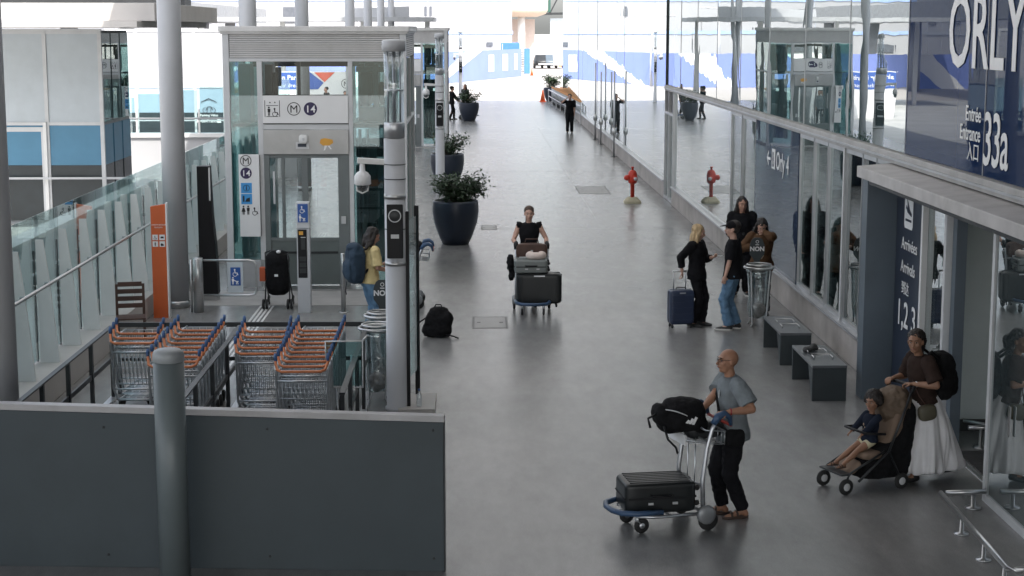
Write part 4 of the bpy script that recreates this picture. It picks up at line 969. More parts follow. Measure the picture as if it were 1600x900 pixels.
for i, (x, z) in enumerate(((.065,zt-.53),(.18,zt-.53),(.065,zt-.64),(.18,zt-.64))):
    s = MB().box(x-.045,x+.045,-.006,-.001,z-.045,z+.045).build('pictogram', M_signwhite, ot)
    m = MB(); M4 = frame4((x,-.0065,z-.035), XF)
    if i == 0: wheelchair(m, M4, .07)
    elif i == 1: m.prism([(-.03,.02),(.03,.02),(.02,.05),(-.02,.05)], M4, .001)
    elif i == 2: manpic(m, M4, .07)
    else: m.prism([(-.02,0),(.03,.01),(.02,.03),(-.01,.05),(-.03,.03)], M4, .001)
    m.build('symbol', M_ink, s)
q = gp(313, 470)
mo = thing('display_totem', 'tall black monolith totem with a curved side beside the lift', 'totem', (q.x, q.y, 0))
zt = gy(313, 260, q.y).z
MB().prism([(0,.12),(.32,.12),(.315,.5),(.29,1.0),(.25,1.5),(.22,zt-.1),(.22,zt),(0,zt)], frame4((0,.25,0), XF)@Matrix.Translation((0,0,-.0)), .25).build('body', M_black, mo, .006)
MB().box(.01,.31,.01,.24,0,.119).build('foot', M_steel, mo); MB().box(.205,.232,-.006,.0,zt-.6,zt-.02).build('steel_edge', M_alu, mo)

q = gp(311, 488)
gt = thing('access_gate', 'tubular steel access gate with a blue wheelchair sign on a round post', 'gate', (q.x, q.y, 0))
MB().lathe([(.085,0),(.085,.93),(.08,.935)], n=28).build('post', M_steel, gt)
MB().lathe([(.02,.0),(.02,.9)], (-.12,.02,0), n=12).build('slim_post', M_steel, gt)
MB().tube([(.09,0,.89),(.86,0,.89),(.95,0,.87),(.98,0,.8),(.98,0,.38),(.95,0,.31),(.86,0,.29),(.09,0,.29)], .02, 10).build('leaf', M_steel, gt)
sg = MB().box(.50,.76,-.012,-.004,.34,.86).build('sign_backing', M_greypanel, gt)
sb_ = MB().loft([((.635,-.016,.60),.0001,.0001)], n=4)
sb2 = MB().box(.55,.72,-.018,-.0125,.46,.77).build('blue_sign', M_signblue, gt, .003)
m = MB(); wheelchair(m, frame4((.63,-.0185,.63), XF), .13); manpic(m, frame4((.59,-.0185,.48), XF), .13, push=True); m.build('symbol', M_letter, sb2)
q = gp(537, 488); ex = thing('gate_post', 'slim steel post on the right of the lift approach', 'post', (q.x, q.y, 0)); MB().lathe([(.04,0),(.04,1.0),(.035,1.01)], n=20).build('tube', M_steel, ex); MB().lathe([(.08,0),(.08,.01)], n=20).build('foot', M_steel, ex)
q = gp(476, 489)
va = thing('ticket_validator', 'slim grey access terminal with blue wheelchair sign and card reader', 'card reader', (q.x, q.y, 0))
zt = gy(476, 316, q.y).z
MB().box(-.11,.11,0,.16,0,zt-.45).build('column', M_column, va, .006); MB().box(-.11,.11,.01,.15,zt-.44,zt).build('head', M_frame, va, .006)
s = MB().box(-.085,.085,-.004,.009,zt-.34,zt-.03).build('blue_sign', M_signblue, va)
m = MB(); wheelchair(m, frame4((-.01,-.0045,zt-.17), XF), .12); manpic(m, frame4((-.045,-.0045,zt-.32), XF), .12, push=True); m.build('symbol', M_letter, s)
s = MB().box(-.09,.06,-.006,-.001,zt-1.28,zt-.46).build('reader_face', M_black, va)
MB().box(-.07,.0,-.012,-.0065,zt-.55,zt-.49).build('yellow_label', M_amber, s); MB().box(-.04,.035,-.014,-.0065,zt-.80,zt-.62).build('screen', M_dark, s); MB().box(-.04,.04,-.012,-.0065,zt-.6,zt-.585).build('slot', M_alu, s)
for k in range(3): MB().box(-.07,.045,-.012,-.0065,zt-1.2+k*.1,zt-1.12+k*.1).build('button_row', M_dark, s)

q = gp(206, 540); 
ch = thing('wooden_chair', 'dark slatted wooden chair back behind the first trolley row', 'chair', (q.x, q.y, 0), R(12))
for x, y, h in ((-.2,-.2,.42),(.2,-.2,.42),(-.2,.2,.92),(.2,.2,.92)): MB().box(x-.02,x+.02,y-.02,y+.02,0,h).build('leg', M_wood, ch, .003)
m = MB(); [m.box(-.22,.22,-.2+k*.085,-.13+k*.085,.425,.45) for k in range(5)]; m.build('seat', M_wood, ch, .002)
m = MB(); [m.box(-.18,.18,.19,.21,.55+k*.11,.62+k*.11) for k in range(4)]; m.build('backrest', M_wood, ch, .002)

# ------------------------------------------------------------------ trolley pen
def pen(x, y0, y1, lab, n=4):
    t = thing('pen_rail', lab, 'rail', (x, y0, 0), group='black flat rails of the trolley pen')
    L = y1-y0
    MB().box(-.03,.03,0,L,.94,.96).build('top_rail', M_dark, t)
    MB().box(-.012,.012,0,L,.50,.56).build('mid_rail', M_dark, t)
    for k in range(n): y = (L-.06)*k/(n-1); MB().box(-.022,.022,y,y+.06,0,.935).build('post', M_dark, t)
    MB().box(-.04,.04,0,L,0.0,.03).build('floor_rail', M_alu, t)
    return t
pen(-4.72, 16.6, 21.3, 'leftmost black pen rail next to the balustrade plinth', 5)
pen(-3.06, 16.6, 21.3, 'black pen rail between the two pairs of trolley rows', 5)
pen(-1.42, 17.2, 21.6, 'rightmost black pen rail by the waste bins', 5)
t = thing('pen_rail', 'black rail closing the far end of the trolley pen', 'rail', (-4.72, 21.5, 0), group='black flat rails of the trolley pen')
MB().box(0,3.3,0,.03,.90,.96).build('top_rail', M_dark, t); MB().box(0,3.3,0,.03,.45,.5).build('mid_rail', M_dark, t)
for k in range(5): MB().box(k*.8,k*.8+.05,.031,.07,0,.9).build('post', M_dark, t)
for x in (-4.35, -4.05, -2.75, -2.45):
    pass
# ------------------------------------------------------------------ luggage trolleys
def wiregrid(m, o, ux, uy, nx, ny, r=.004):
    o = Vector(o); ux = Vector(ux); uy = Vector(uy)
    for k in range(nx+1): p = o+ux*k/nx; m.tube([p, p+uy], r, 4)
    for k in range(ny+1): p = o+uy*k/ny; m.tube([p, p+ux], r, 4)
def nested_trolley(hm, lab, loc):
    """local +Y is the pushing direction, the handle is at the near (-Y) end"""
    t = thing('luggage_trolley', lab, 'luggage trolley', loc)
    f = MB()
    for s in (-1, 1):
        f.tube([(s*.29,-.05,1.0),(s*.29,.0,.9),(s*.285,.03,.35),(s*.25,.1,.2),(s*.2,.8,.17)], .015, 8)
        f.tube([(s*.27,.06,.93),(s*.25,.36,.93)], .009, 6)
    f.tube([(-.2,.8,.17),(.2,.8,.17)], .015, 8); f.tube([(-.285,.03,.35),(.285,.03,.35)], .012, 6); f.tube([(-.25,.1,.2),(.25,.1,.2)], .014, 8)
    f.build('frame', M_chrome, t)
    g = MB(); wiregrid(g, (-.27,.02,.42), (.54,0,0), (0,-.02,.4), 11, 2); g.build('back_grid', M_chrome, t)
    b = MB(); wiregrid(b, (-.26,.04,.80), (.52,0,0), (0,.3,0), 6, 3); wiregrid(b, (-.26,.04,.80), (.52,0,0), (0,0,.12), 6, 1); wiregrid(b, (-.26,.34,.80), (.52,0,0), (0,0,.12), 6, 1)
    b.tube([(-.28,.03,.93),(.28,.03,.93)], .011, 6); b.tube([(-.28,.0,.82),(.28,.0,.82)], .012, 6); b.build('basket', M_chrome, t)
    d = MB(); wiregrid(d, (-.22,.12,.215), (.44,0,0), (0,.66,-.03), 5, 6, .006); d.box(-.2,.2,.3,.42,.19,.2); d.build('platform', M_chrome, t)
    MB().tube([(-.295,.0,1.10),(-.29,-.03,1.03),(-.27,-.10,.975),(-.22,-.13,.955),(.22,-.13,.955),(.27,-.10,.975),(.29,-.03,1.03),(.295,.0,1.10)], .0165, 8).build('handle', hm, t)
    for s in (-1, 1): MB().tube([(s*.296,.015,1.135),(s*.295,-.005,1.10),(s*.292,-.02,1.055)], [.017,.021,.017], 8).build('handle_end', M_bluegrip, t)
    for x, y in ((-.25,.06),(.25,.06),(0,.72)): MB().wheel((x,y,.075),(1,0,0),.075,.035,12).build('wheel', M_rubber, t)
    return t
TO = nested_trolley(M_orangeh, 'orange handled luggage trolley nearest in the leftmost nested row', (-4.18, 19.95, 0))
TR = None
idx = children_index()
def trow(x0, y0, x1, y1, n, name, first=None, reds=()):
    ords = ['nearest','second','third','fourth','fifth','sixth','seventh','eighth','ninth','tenth','eleventh']
    for k in range(n):
        u = k/max(1, n-1); loc = (x0+(x1-x0)*u, y0+(y1-y0)*u, 0)
        lab = '%s luggage trolley from the front in the %s nested row' % (ords[k], name)
        if first is not None and k == 0: o = first; o.location = loc; o['label'] = lab
        else: o = dup(TO, loc, 0, lab, idx=idx)
        o['group'] = 'luggage trolleys nested in the pen'; o.rotation_euler.z = random.uniform(-.02, .02)
        if k in reds:
            for c in COL.objects:
                if c.parent == o and c.name.startswith('handle') and not c.name.startswith('handle_end'):
                    c.material_slots[0].link = 'OBJECT'; c.material_slots[0].material = M_redh
trow(-4.2, 20.2, -4.26, 20.85, 3, 'leftmost', first=TO, reds=(0,))
trow(-3.46, 18.75, -3.52, 21.05, 9, 'second')
trow(-2.57, 19.5, -2.66, 20.95, 5, 'third', reds=(2,3,4))
trow(-1.97, 18.45, -1.98, 21.0, 10, 'rightmost', reds=(8,9))

# sheet in a steel frame hung over the front of the last row
a = gp(511, 600, .62); 
t = thing('framed_sheet', 'clear framed plastic sheet standing at the right front of the trolley rows', 'sign holder', (a.x, a.y-.1, 0))
MB().box(.0,.42,0,.006,.62,1.14).build('sheet', G_teal, t)
MB().tube([(0,0,.60),(0,0,1.15),(.43,0,1.15),(.43,0,.60)], .012, 6, 0, True).tube([(.43,0,1.15),(.48,.1,1.2)], .012, 6).tube([(.3,.02,.98),(.3,.02,0)], .014, 8).tube([(.13,.02,.6),(.13,.02,0)], .014, 8).build('frame', M_steel, t)
MB().lathe([(.12,0),(.12,.01)], (.3,.02,0), n=16).build('foot', M_steel, t)

def big_trolley(loc, rz, lab, grip=M_bluetube):
    t = thing('luggage_trolley', lab, 'luggage trolley', loc, rz)
    for s in (-1, 1):
        MB().tube([(s*.27,.02,.16),(s*.27,.03,.5),(s*.27,-.01,.8),(s*.27,-.06,.98),(s*.27,-.10,1.06)], [.024,.023,.021,.02,.02], 10).build('upright', M_alu, t)
        MB().tube([(s*.27,-.07,1.03),(s*.27,-.12,1.10),(s*.265,-.19,1.12),(s*.255,-.25,1.08),(s*.25,-.27,1.0)], [.03,.04,.036,.028,.016], 10).build('grip', grip, t)
        MB().lathe([(.02,-.036),(.075,-.034),(.094,-.02),(.094,.02),(.075,.034),(.02,.036)], (s*.30,0,.155), n=20, rot=Matrix.Rotation(R(90),3,'Y')).build('wheel_guard', mat('guard_grey', (.30,.31,.32), .4, metal=.4), t)
        w_ = MB().wheel((s*.30,-.02,.10),(1,0,0),.10,.045,20).build('wheel', M_rubber, t); MB().wheel((s*.30,-.02,.10),(1,0,0),.04,.05,14).build('hub', M_alu, w_)
        MB().tube([(s*.18,.66,.19),(s*.18,.67,.13),(s*.18,.63,.09)], .02, 8).build('castor_fork', M_alu, t)
        w_ = MB().wheel((s*.18,.62,.075),(1,0,0),.075,.035,18).build('wheel', M_rubber, t); MB().wheel((s*.18,.62,.075),(1,0,0),.032,.04,12).build('hub', M_alu, w_)
    MB().tube([(-.25,-.27,1.0),(.25,-.27,1.0)], .016, 8).build('brake_bar', mat('brake_red', (.3,.03,.02), .4), t)
    f = MB()
    for s in (-1, 1): f.tube([(s*.27,0,.16),(s*.27,.5,.17),(s*.22,.7,.18)], .017, 8)
    f.tube([(-.27,0,.16),(.27,0,.16)], .017, 8); f.tube([(-.27,.35,.165),(.27,.35,.165)], .012, 6); f.tube([(-.1,0,.16),(-.1,.72,.17)], .01, 6); f.tube([(.1,0,.16),(.1,.72,.17)], .01, 6)
    f.tube([(-.27,.02,.42),(.27,.02,.42)], .012, 6)
    f.build('base_frame', M_alu, t)
    MB().tube([(-.29,.45,.22),(-.27,.7,.22),(-.2,.83,.22),(-.08,.88,.22),(.08,.88,.22),(.2,.83,.22),(.27,.7,.22),(.29,.45,.22)], .028, 12).build('bumper', M_bluetube, t)
    b = MB(); b.tube([(-.27,-.02,.86),(.27,-.02,.86),(.25,.18,.88),(-.25,.18,.88)], .012, 8, 0, True); wiregrid(b, (-.25,-.18,.82), (.5,0,0), (0,.34,.04), 7, 3, .005); b.tube([(-.26,-.2,.95),(.26,-.2,.95),(.26,.0,.97),(-.26,.0,.97)], .009, 6, 0, True); wiregrid(b, (-.26,-.2,.82), (.52,0,0), (0,0,.13), 7, 1, .004)
    b.build('basket', M_chrome, t)
    b = MB(); b.tube([(-.08,.02,.86),(-.08,.03,.22)], .007, 6); b.tube([(.08,.02,.86),(.08,.03,.22)], .007, 6); b.build('back_wire', M_chrome, t)
    MB().box(-.22,.22,.185,.2,.83,.93).build('advert_plate', M_signwhite, t)
    return t

# small low-detail trolleys in the long row by the far wall
def far_trolley(loc, lab):
    m = MB()
    for s in (-1, 1): m.tube([(s*.28,0,1.0),(s*.28,.03,.3),(s*.2,.7,.18)], .02, 5, 0)
    m.tube([(-.28,0,.35),(.28,0,.35)], .015, 4, 0); wiregrid(m, (-.26,.04,.8), (.52,0,0), (0,.3,0), 3, 1, .01); wiregrid(m, (-.26,.02,.4), (.52,0,0), (0,0,.4), 5, 1, .008)
    m.tube([(-.29,0,1.1),(-.26,-.1,1.0),(.26,-.1,1.0),(.29,0,1.1)], .03, 6, 1)
    for x, y in ((-.25,.05),(.25,.05),(0,.65)): m.wheel((x,y,.075),(1,0,0),.075,.04,8,2)
    o = m.build('luggage_trolley', [M_chrome, M_orangeh, M_rubber]); o.location = loc
    return tag(o, lab, 'luggage trolley', 'orange handled trolleys nested along the far wall')
a = gp(921, 166, .9); b = gp(868, 140, .9)
FT = far_trolley((a.x, a.y, 0), 'one of the many trolleys nested in the long row along the far facade'); n = 44
for k in range(1, n): c = FT.copy(); COL.objects.link(c); c.location = (a.x+(b.x-a.x)*k/n, a.y+(b.y-a.y)*k/n, 0)
fg = thing('guard_fence', 'low steel guard fence beside the long far trolley row', 'fence', (a.x-.45, a.y, 0))
Lf = b.y-a.y; fdx = b.x-a.x
MB().beam((0,0,.9),(fdx,Lf,.9),.05,.05).build('top_rail', M_alu, fg); MB().beam((0,0,.5),(fdx,Lf,.5),.04,.04).build('mid_rail', M_alu, fg)
for k in range(8): MB().box(fdx*k/7-.03,fdx*k/7+.03,Lf*k/7-.03,Lf*k/7+.03,0,.88).build('post', M_alu, fg)

# ------------------------------------------------------------------ luggage
def suitcase(loc, rz, size, m, lab, lying=False, ribs=6, handle=0.0, group=None, tiltx=0.0, horizontal=False):
    w_, d_, h_ = size     # width (x), depth (y), height (z)
    t = thing('suitcase', lab, 'suitcase', loc, rz, group)
    if tiltx: t.rotation_euler.x = tiltx
    z0 = .06
    MB().ell((0,0,z0+h_/2),(w_/2,d_/2,h_/2),nu=48,nv=32,e=.22).build('shell', m, t)
    r = MB()
    for k in range(ribs):
        if horizontal: z = z0+h_*(.15+.7*k/(ribs-1)); r.box(-w_*.42,w_*.42,-d_/2-.006,-d_/2+.01,z-.008,z+.008); r.box(-w_*.42,w_*.42,d_/2-.01,d_/2+.006,z-.008,z+.008)
        else: x = -w_*.38+w_*.76*k/(ribs-1); r.box(x-.008,x+.008,-d_/2-.006,-d_/2+.01,z0+h_*.08,z0+h_*.92); r.box(x-.008,x+.008,d_/2-.01,d_/2+.006,z0+h_*.08,z0+h_*.92)
    r.build('ribs', m, t, .004)
    MB().box(-w_/2-.003,w_/2+.003,-.008,.008,z0+.03,z0+h_-.03).box(-w_/2+.03,w_/2-.03,-.008,.008,z0-.002,z0+h_+.003).build('zip', M_black, t)
    for x in (-1, 1):
        for y in (-1, 1): MB().wheel((x*w_*.38,y*d_*.3,.03),(1,.3,0),.03,.025,12).tube([(x*w_*.38,y*d_*.3,.03),(x*w_*.38,y*d_*.3,.075)], .016, 6).build('wheel', M_rubber, t)
    MB().tube([(-.08,0,z0+h_),(-.07,0,z0+h_+.03),(.07,0,z0+h_+.03),(.08,0,z0+h_)], .009, 8).build('carry_handle', M_black, t)
    if handle:
        MB().tube([(-.1,d_*.3,z0+h_-.02),(-.1,d_*.3,z0+h_+handle)], .009, 6).tube([(.1,d_*.3,z0+h_-.02),(.1,d_*.3,z0+h_+handle)], .009, 6).build('telescopic_rod', M_alu, t); MB().tube([(-.115,d_*.3,z0+h_+handle),(.115,d_*.3,z0+h_+handle)], .016, 8).build('pull_grip', M_frame, t)
    MB().box(-w_*.12,w_*.12,-d_/2-.005,-d_/2+.004,z0+h_*.9,z0+h_*.94).build('badge', M_alu, t)
    return t
def flatcase(loc, rz, size, m, lab):
    """a suitcase lying flat: size = length x, width y, thickness z"""
    w_, d_, h_ = size; t = thing('suitcase', lab, 'suitcase', loc, rz)
    MB().ell((0,0,h_/2),(w_/2,d_/2,h_/2),nu=48,nv=32,e=.2).build('shell', m, t)
    r = MB(); [r.box(-w_*.42,w_*.42,-d_*.38+d_*.76*k/6-.008,-d_*.38+d_*.76*k/6+.008,h_-.012,h_+.004) for k in range(7)]; r.build('ribs', m, t, .003)
    MB().box(-w_/2+.03,w_/2-.03,-d_/2-.003,d_/2+.003,h_/2-.008,h_/2+.008).box(-w_/2-.003,w_/2+.003,-d_/2+.03,d_/2-.03,h_/2-.008,h_/2+.008).build('zip', M_black, t)
    MB().tube([(-.1,-d_/2,h_*.6),(-.09,-d_/2-.03,h_*.6),(.09,-d_/2-.03,h_*.6),(.1,-d_/2,h_*.6)], .009, 8).build('carry_handle', M_black, t)
    for y in (-1, 1):
        for z in (.25, .75): MB().wheel((w_/2+.015,y*d_*.36,h_*z),(0,1,.2),.028,.025,12).build('wheel', M_rubber, t)
    for x in (-.18, .16): MB().box(w_*x,w_*x+.05,-d_/2-.008,-d_/2,h_*.3,h_*.38).build('latch', M_alu, t)
    return t
M_case = mat('case_black', (.013,.015,.016), .32, spec=.35, var=.15, bump=.05, dirt=.1)
M_casenavy = mat('case_navy', (.022,.035,.075), .35, var=.12, dirt=.1)
M_casegrey = mat('case_grey', (.17,.185,.18), .4, var=.1, dirt=.1)
M_fabricblk = mat('fabric_black', (.010,.010,.011), .85, spec=.15, var=.3, vscale=20, bump=.3, bscale=120)
M_brownle = mat('leather_brown', (.07,.032,.022), .45, var=.25, vscale=6, bump=.15)
M_pillow = mat('pillow_cream', (.72,.6,.54), .85, var=.05, bump=.1)

def soft(name, lab, cat, loc, rz, prims, m, rem=.012, disp=(.03,.09), group=None):
    t = thing(name, lab, cat, loc, rz, group); mb = MB(); prims(mb); mb.build('body', m, t, remesh=rem, disp=disp); return t
# man's trolley
qm = gp(1082, 815); MT = big_trolley((qm.x, qm.y, 0), R(108), 'luggage trolley pushed by the bald man, carrying a black suitcase')
rz = R(108)
def rel(base, rz, x, y, z): return (base.x+x*math.cos(rz)-y*math.sin(rz), base.y+x*math.sin(rz)+y*math.cos(rz), z)
flatcase(rel(qm, rz, .0, .40, .185), R(8), (.70,.46,.30), M_case, 'black ribbed suitcase lying flat on the bald man\'s trolley')
def pk(mb):
    mb.ell((0,0,.16),(.25,.16,.15),Matrix.Rotation(R(-12),3,'Y'),e=.7); mb.ell((.0,.03,.26),(.16,.13,.07),e=.8); mb.ell((-.21,-.0,.19),(.07,.13,.10),e=.8); mb.ell((.02,-.13,.12),(.15,.06,.09),e=.6); mb.ell((.2,0,.06),(.07,.12,.09),e=.8)
bg = soft('backpack', 'black backpack with a small white logo lying on the basket of the bald man\'s trolley', 'backpack', rel(qm, rz, -.02, .16, .92), R(15), pk, M_fabricblk, disp=(.02,.05))
MB().tube([(-.2+.025*i,-.1-.07*math.sin(math.pi*i/16),.25-.0009*i*i) for i in range(17)], .006, 5).build('zip', M_frame, bg)
MB().tube([(-.22,-.14,.1),(-.2,-.2,-.02),(-.12,-.2,-.1),(-.1,-.2,-.16)], .012, 6).build('strap', M_black, bg); MB().tube([(-.26,-.05,.2),(-.36,-.08,.17),(-.34,-.09,.08)], .012, 6).build('buckle_strap', M_black, bg)
lg = MB(); M4 = frame4((.0,-.235,.13), XF); [lg.prism([(x,0),(x+.022,0),(x+.04,.03+i*.022),(x+.018,.035+i*.022)], M4@Matrix.Rotation(R(-15),4,'Z'), .012) for i, x in enumerate((-.04,-.008,.024))]
lg.build('logo', M_letter, bg)
hb = soft('carrier_bag', 'small white and black bag in the basket of the bald man\'s trolley', 'bag', rel(qm, rz, .0, -.1, .84), R(18), lambda mb: mb.ell((0,0,.07),(.2,.08,.08),e=.6), M_dark, disp=(.02,.06))
# centre trolley
qc = gp(833, 494); cz = R(180); base = Vector((qc.x, qc.y+.72, 0))
CT = big_trolley(tuple(base), cz, 'luggage trolley coming down the middle of the walkway, pushed by the woman in black', M_black)
suitcase((base.x+.11, base.y-.40, .115), 0, (.76,.34,.52), M_case, 'large black suitcase lying on its side on the central trolley', ribs=2)
flatcase((base.x-.03, base.y-.38, .70), 0, (.56,.40,.22), M_casegrey, 'grey suitcase on top of the black one on the central trolley')
def hbg(mb): mb.ell((0,0,.13),(.27,.09,.14),e=.45)
h = soft('handbag', 'brown leather handbag standing on the central trolley', 'handbag', (base.x+.0, base.y+.02, .87), 0, hbg, M_brownle, disp=(.015,.12))
MB().tube([(-.12,0,.26),(-.1,-.02,.34),(.1,-.02,.34),(.12,0,.26)], .009, 6).build('handle', M_brownle, h); MB().box(-.02,.02,-.1,-.085,.12,.16).build('clasp', M_alu, h); MB().prism([(-.25,.25),(.25,.25),(.2,.12),(-.2,.12)], frame4((0,-.088,0),XF), .006).build('flap', M_brownle, h)
pl = thing('neck_pillow', 'cream horseshoe neck pillow lying on the grey suitcase', 'neck pillow', (base.x+.06, base.y-.36, .93))
MB().tube([(.10*math.cos(R(a))*1.15,.10*math.sin(R(a)),.05) for a in range(-240,61,15)], [.05]+[.062]*19+[.05], 14).build('cushion', M_pillow, pl)
hj = soft('jacket', 'dark jacket hanging off the left side of the central trolley', 'jacket', (base.x-.36, base.y+.05, .62), 0, lambda mb: (mb.ell((0,0,.16),(.06,.09,.16),e=.8), mb.ell((.03,0,.0),(.05,.07,.14),Matrix.Rotation(R(14),3,'Y'),e=.7)), M_fabricblk, disp=(.06,.07))
# left trolley behind the notice frame
q = gp(655, 478); LT = big_trolley((q.x-.02, q.y, 0), R(90), 'luggage trolley standing behind the notice frame near the black backpack', M_bluetube)
soft('travel_bag', 'dark travel bag lying in the basket of the trolley by the notice frame', 'bag', (q.x-.06, q.y, .92), R(90), lambda mb: mb.ell((0,0,.1),(.2,.13,.12),e=.6), M_fabricblk)
q = gp(683, 528)
def fb(mb): mb.loft([((0,0,.02),.2,.15),((0,0,.1),.24,.17),((.02,0,.3),.2,.14),((.03,.02,.44),.14,.1),((.03,.02,.47),.08,.06)], n=24, e=.7); mb.ell((.17,-.05,.28),(.09,.1,.14))
fb_ = soft('backpack', 'black backpack standing on the floor right of the notice frame', 'backpack', (q.x, q.y+.1, 0), R(-8), fb, M_fabricblk)
MB().tube([(-.18,-.05,.3),(-.32,-.1,.2),(-.42,-.1,.06),(-.45,-.1,.03)], .014, 6).build('strap', M_black, fb_); MB().tube([(.15,-.12,.06),(.28,-.14,.04),(.36,-.16,-.0+.012)], .012, 6).build('strap', M_black, fb_)
MB().tube([(-.04,0,.46),(-.02,0,.51),(.06,0,.51),(.08,0,.46)], .01, 6).build('top_loop', M_black, fb_)
# blonde woman's case
q = gp(1064, 513); suitcase((q.x, q.y+.1, 0), R(8), (.40,.26,.56), M_casenavy, 'navy cabin suitcase with raised handle beside the blonde woman', ribs=5, handle=.28, horizontal=True)

# ------------------------------------------------------------------ pushchairs
def wheelset(m, t, pts, r=.09, w_=.035, name='wheel'):
    for p in pts:
        o = MB().wheel(p,(1,0,0),r,w_,20).build(name, M_rubber, t); MB().wheel(p,(1,0,0),r*.55,w_+.006,14).build('hub', m, o)
EP = gp(434, 483)
ep = thing('pushchair', 'empty black pushchair parked before the lift door', 'pushchair', (EP.x, EP.y, 0))
f = MB()
for s in (-1, 1):
    f.tube([(s*.21,-.02,.1),(s*.2,.1,.5),(s*.19,-.02,.98)], .012, 8); f.tube([(s*.21,.5,.1),(s*.2,.1,.5),(s*.2,.0,.7)], .012, 8)
f.tube([(-.19,-.02,.98),(-.1,-.05,1.02),(.1,-.05,1.02),(.19,-.02,.98)], .014, 8); f.build('frame', M_dark, ep)
MB().ell((0,.1,.62),(.2,.2,.36),e=.55).ell((0,.12,.84),(.21,.25,.17)).ell((0,.18,.36),(.19,.22,.14),e=.7).build('seat_and_hood', M_fabricblk, ep, remesh=.012, disp=(.02,.1))
wheelset(M_alu, ep, ((-.24,-.02,.09),(-.18,-.02,.09),(.18,-.02,.09),(.24,-.02,.09),(-.21,.5,.08),(.21,.5,.08)))
MB().box(-.3,-.2,.0,.14,.48,.72).build('side_pouch', mat('pouch_orange', (.45,.09,.03), .6), ep, .01)
MB().box(-.03,.03,-.115,-.11,.58,.62).build('label', M_signwhite, ep); MB().ell((.04,-.06,1.0),(.04,.03,.03)).build('tag', M_signwhite, ep)

SP = gp(1385, 755); SR = R(113)
sp = thing('pushchair', 'black pushchair with olive brown hood carrying the child', 'pushchair', (SP.x, SP.y, 0), SR)
f = MB()
for s in (-1, 1):
    f.tube([(s*.24,.0,.1),(s*.235,.16,.42),(s*.22,.52,.13)], .014, 8)
    f.tube([(s*.235,.16,.42),(s*.22,.0,.75),(s*.2,-.12,1.0)], .013, 8)
    f.tube([(s*.22,.2,.42),(s*.2,.62,.22),(s*.19,.66,.12)], .012, 8)
f.build('frame', M_dark, sp)
MB().tube([(-.2,-.12,1.0),(-.2,-.16,1.06),(-.1,-.17,1.07),(.1,-.17,1.07),(.2,-.16,1.06),(.2,-.12,1.0)], .02, 10).build('push_handle', M_black, sp)
mb = MB(); mb.ell((0,.22,.36),(.2,.2,.05),e=.6); mb.ell((0,-.0,.66),(.2,.09,.3),Matrix.Rotation(R(20),3,'X'),e=.5); mb.ell((0,.50,.25),(.18,.1,.025),Matrix.Rotation(R(-40),3,'X'),e=.6)
mb.build('seat', mat('seat_tan', (.2,.14,.10), .8, bump=.2, bscale=90), sp, remesh=.012, disp=(.01,.1))
mb = MB(); mb.loft([((0,.1,.12),.2,.3),((0,.1,.3),.22,.32),((0,.0,.42),.22,.22),((0,-.1,.6),.22,.13),((0,-.14,.84),.2,.1),((0,-.14,.9),.16,.06)], n=32, e=.6)
mb.build('storage_cover', M_fabricblk, sp, remesh=.012, disp=(.03,.12))
mb = MB(); 
for a0 in (0, 24, 48, 72): mb.loft([((0,-.06,.82),.205,.19,Matrix.Rotation(R(-a0-8),3,'X')),((0,-.06+.05*math.sin(R(a0+24)),.82+.05*math.cos(R(a0+24))),.2,.185,Matrix.Rotation(R(-a0-8),3,'X'))], n=28)
mb.ell((0,-.05,.86),(.205,.2,.19))
mb.build('hood', mat('hood_olive', (.135,.095,.065), .8, var=.2, bump=.25, bscale=80), sp, remesh=.012, disp=(.05,.07))
wheelset(M_frame, sp, ((-.2,.66,.085),(.2,.66,.085),(-.25,.0,.09),(.25,.0,.09)), .085)
MB().box(-.2,.2,.60,.72,.20,.22).build('footrest', M_dark, sp, .005); MB().tube([(-.22,.2,.6),(-.18,.42,.62),(.18,.42,.62),(.22,.2,.6)], .014, 8).build('bumper_bar', M_black, sp)
# ------------------------------------------------------------------ people
def skin(n, c): return mat('skin_'+n, c, .5, var=.08, vscale=9, bump=.05, bscale=90)
S_tan = skin('tan', (.36,.185,.115)); S_fair = skin('fair', (.56,.34,.26)); S_brown = skin('brown', (.30,.16,.10)); S_mid = skin('mid', (.45,.25,.18))
def cloth(n, c, v=.15, b=.25): return mat('cloth_'+n, c, .88, spec=.15, var=v, vscale=7, bump=b, bscale=130)
C_black = cloth('black', (.010,.010,.012), .25); C_charcoal = cloth('charcoal', (.04,.042,.045)); C_greyshirt = cloth('grey', (.20,.225,.24)); C_white = cloth('white', (.8,.79,.80), .05)
C_jeans = cloth('jeans', (.13,.23,.35), .3); C_yellow = cloth('yellow', (.68,.55,.28)); C_brown = cloth('brown', (.10,.055,.03)); C_navy = cloth('navy', (.015,.02,.035)); C_darkbrown = cloth('dark_brown', (.035,.022,.018)); C_beige = cloth('beige', (.42,.33,.24)); C_bluegrey = cloth('bluegrey', (.10,.14,.2)); C_cream = cloth('cream', (.6,.55,.38))
def hairm(n, c): return mat('hair_'+n, c, .55, var=.35, vscale=30, bump=.25, bscale=60, stretch=(1,1,.15))
H_dark = hairm('dark', (.016,.011,.009)); H_blonde = hairm('blonde', (.50,.36,.20)); H_brown = hairm('brown', (.055,.03,.018))
M_eye = mat('eye_white', (.42,.40,.38), .2, var=.02); M_iris = mat('iris', (.02,.012,.01), .2); M_lip = mat('lips', (.33,.12,.10), .45, var=.05)
M_shoe = mat('shoe_black', (.02,.02,.02), .5, var=.2); M_shoew = mat('shoe_white', (.6,.58,.55), .6, var=.05); M_sandal = mat('sandal_brown', (.07,.045,.035), .6)
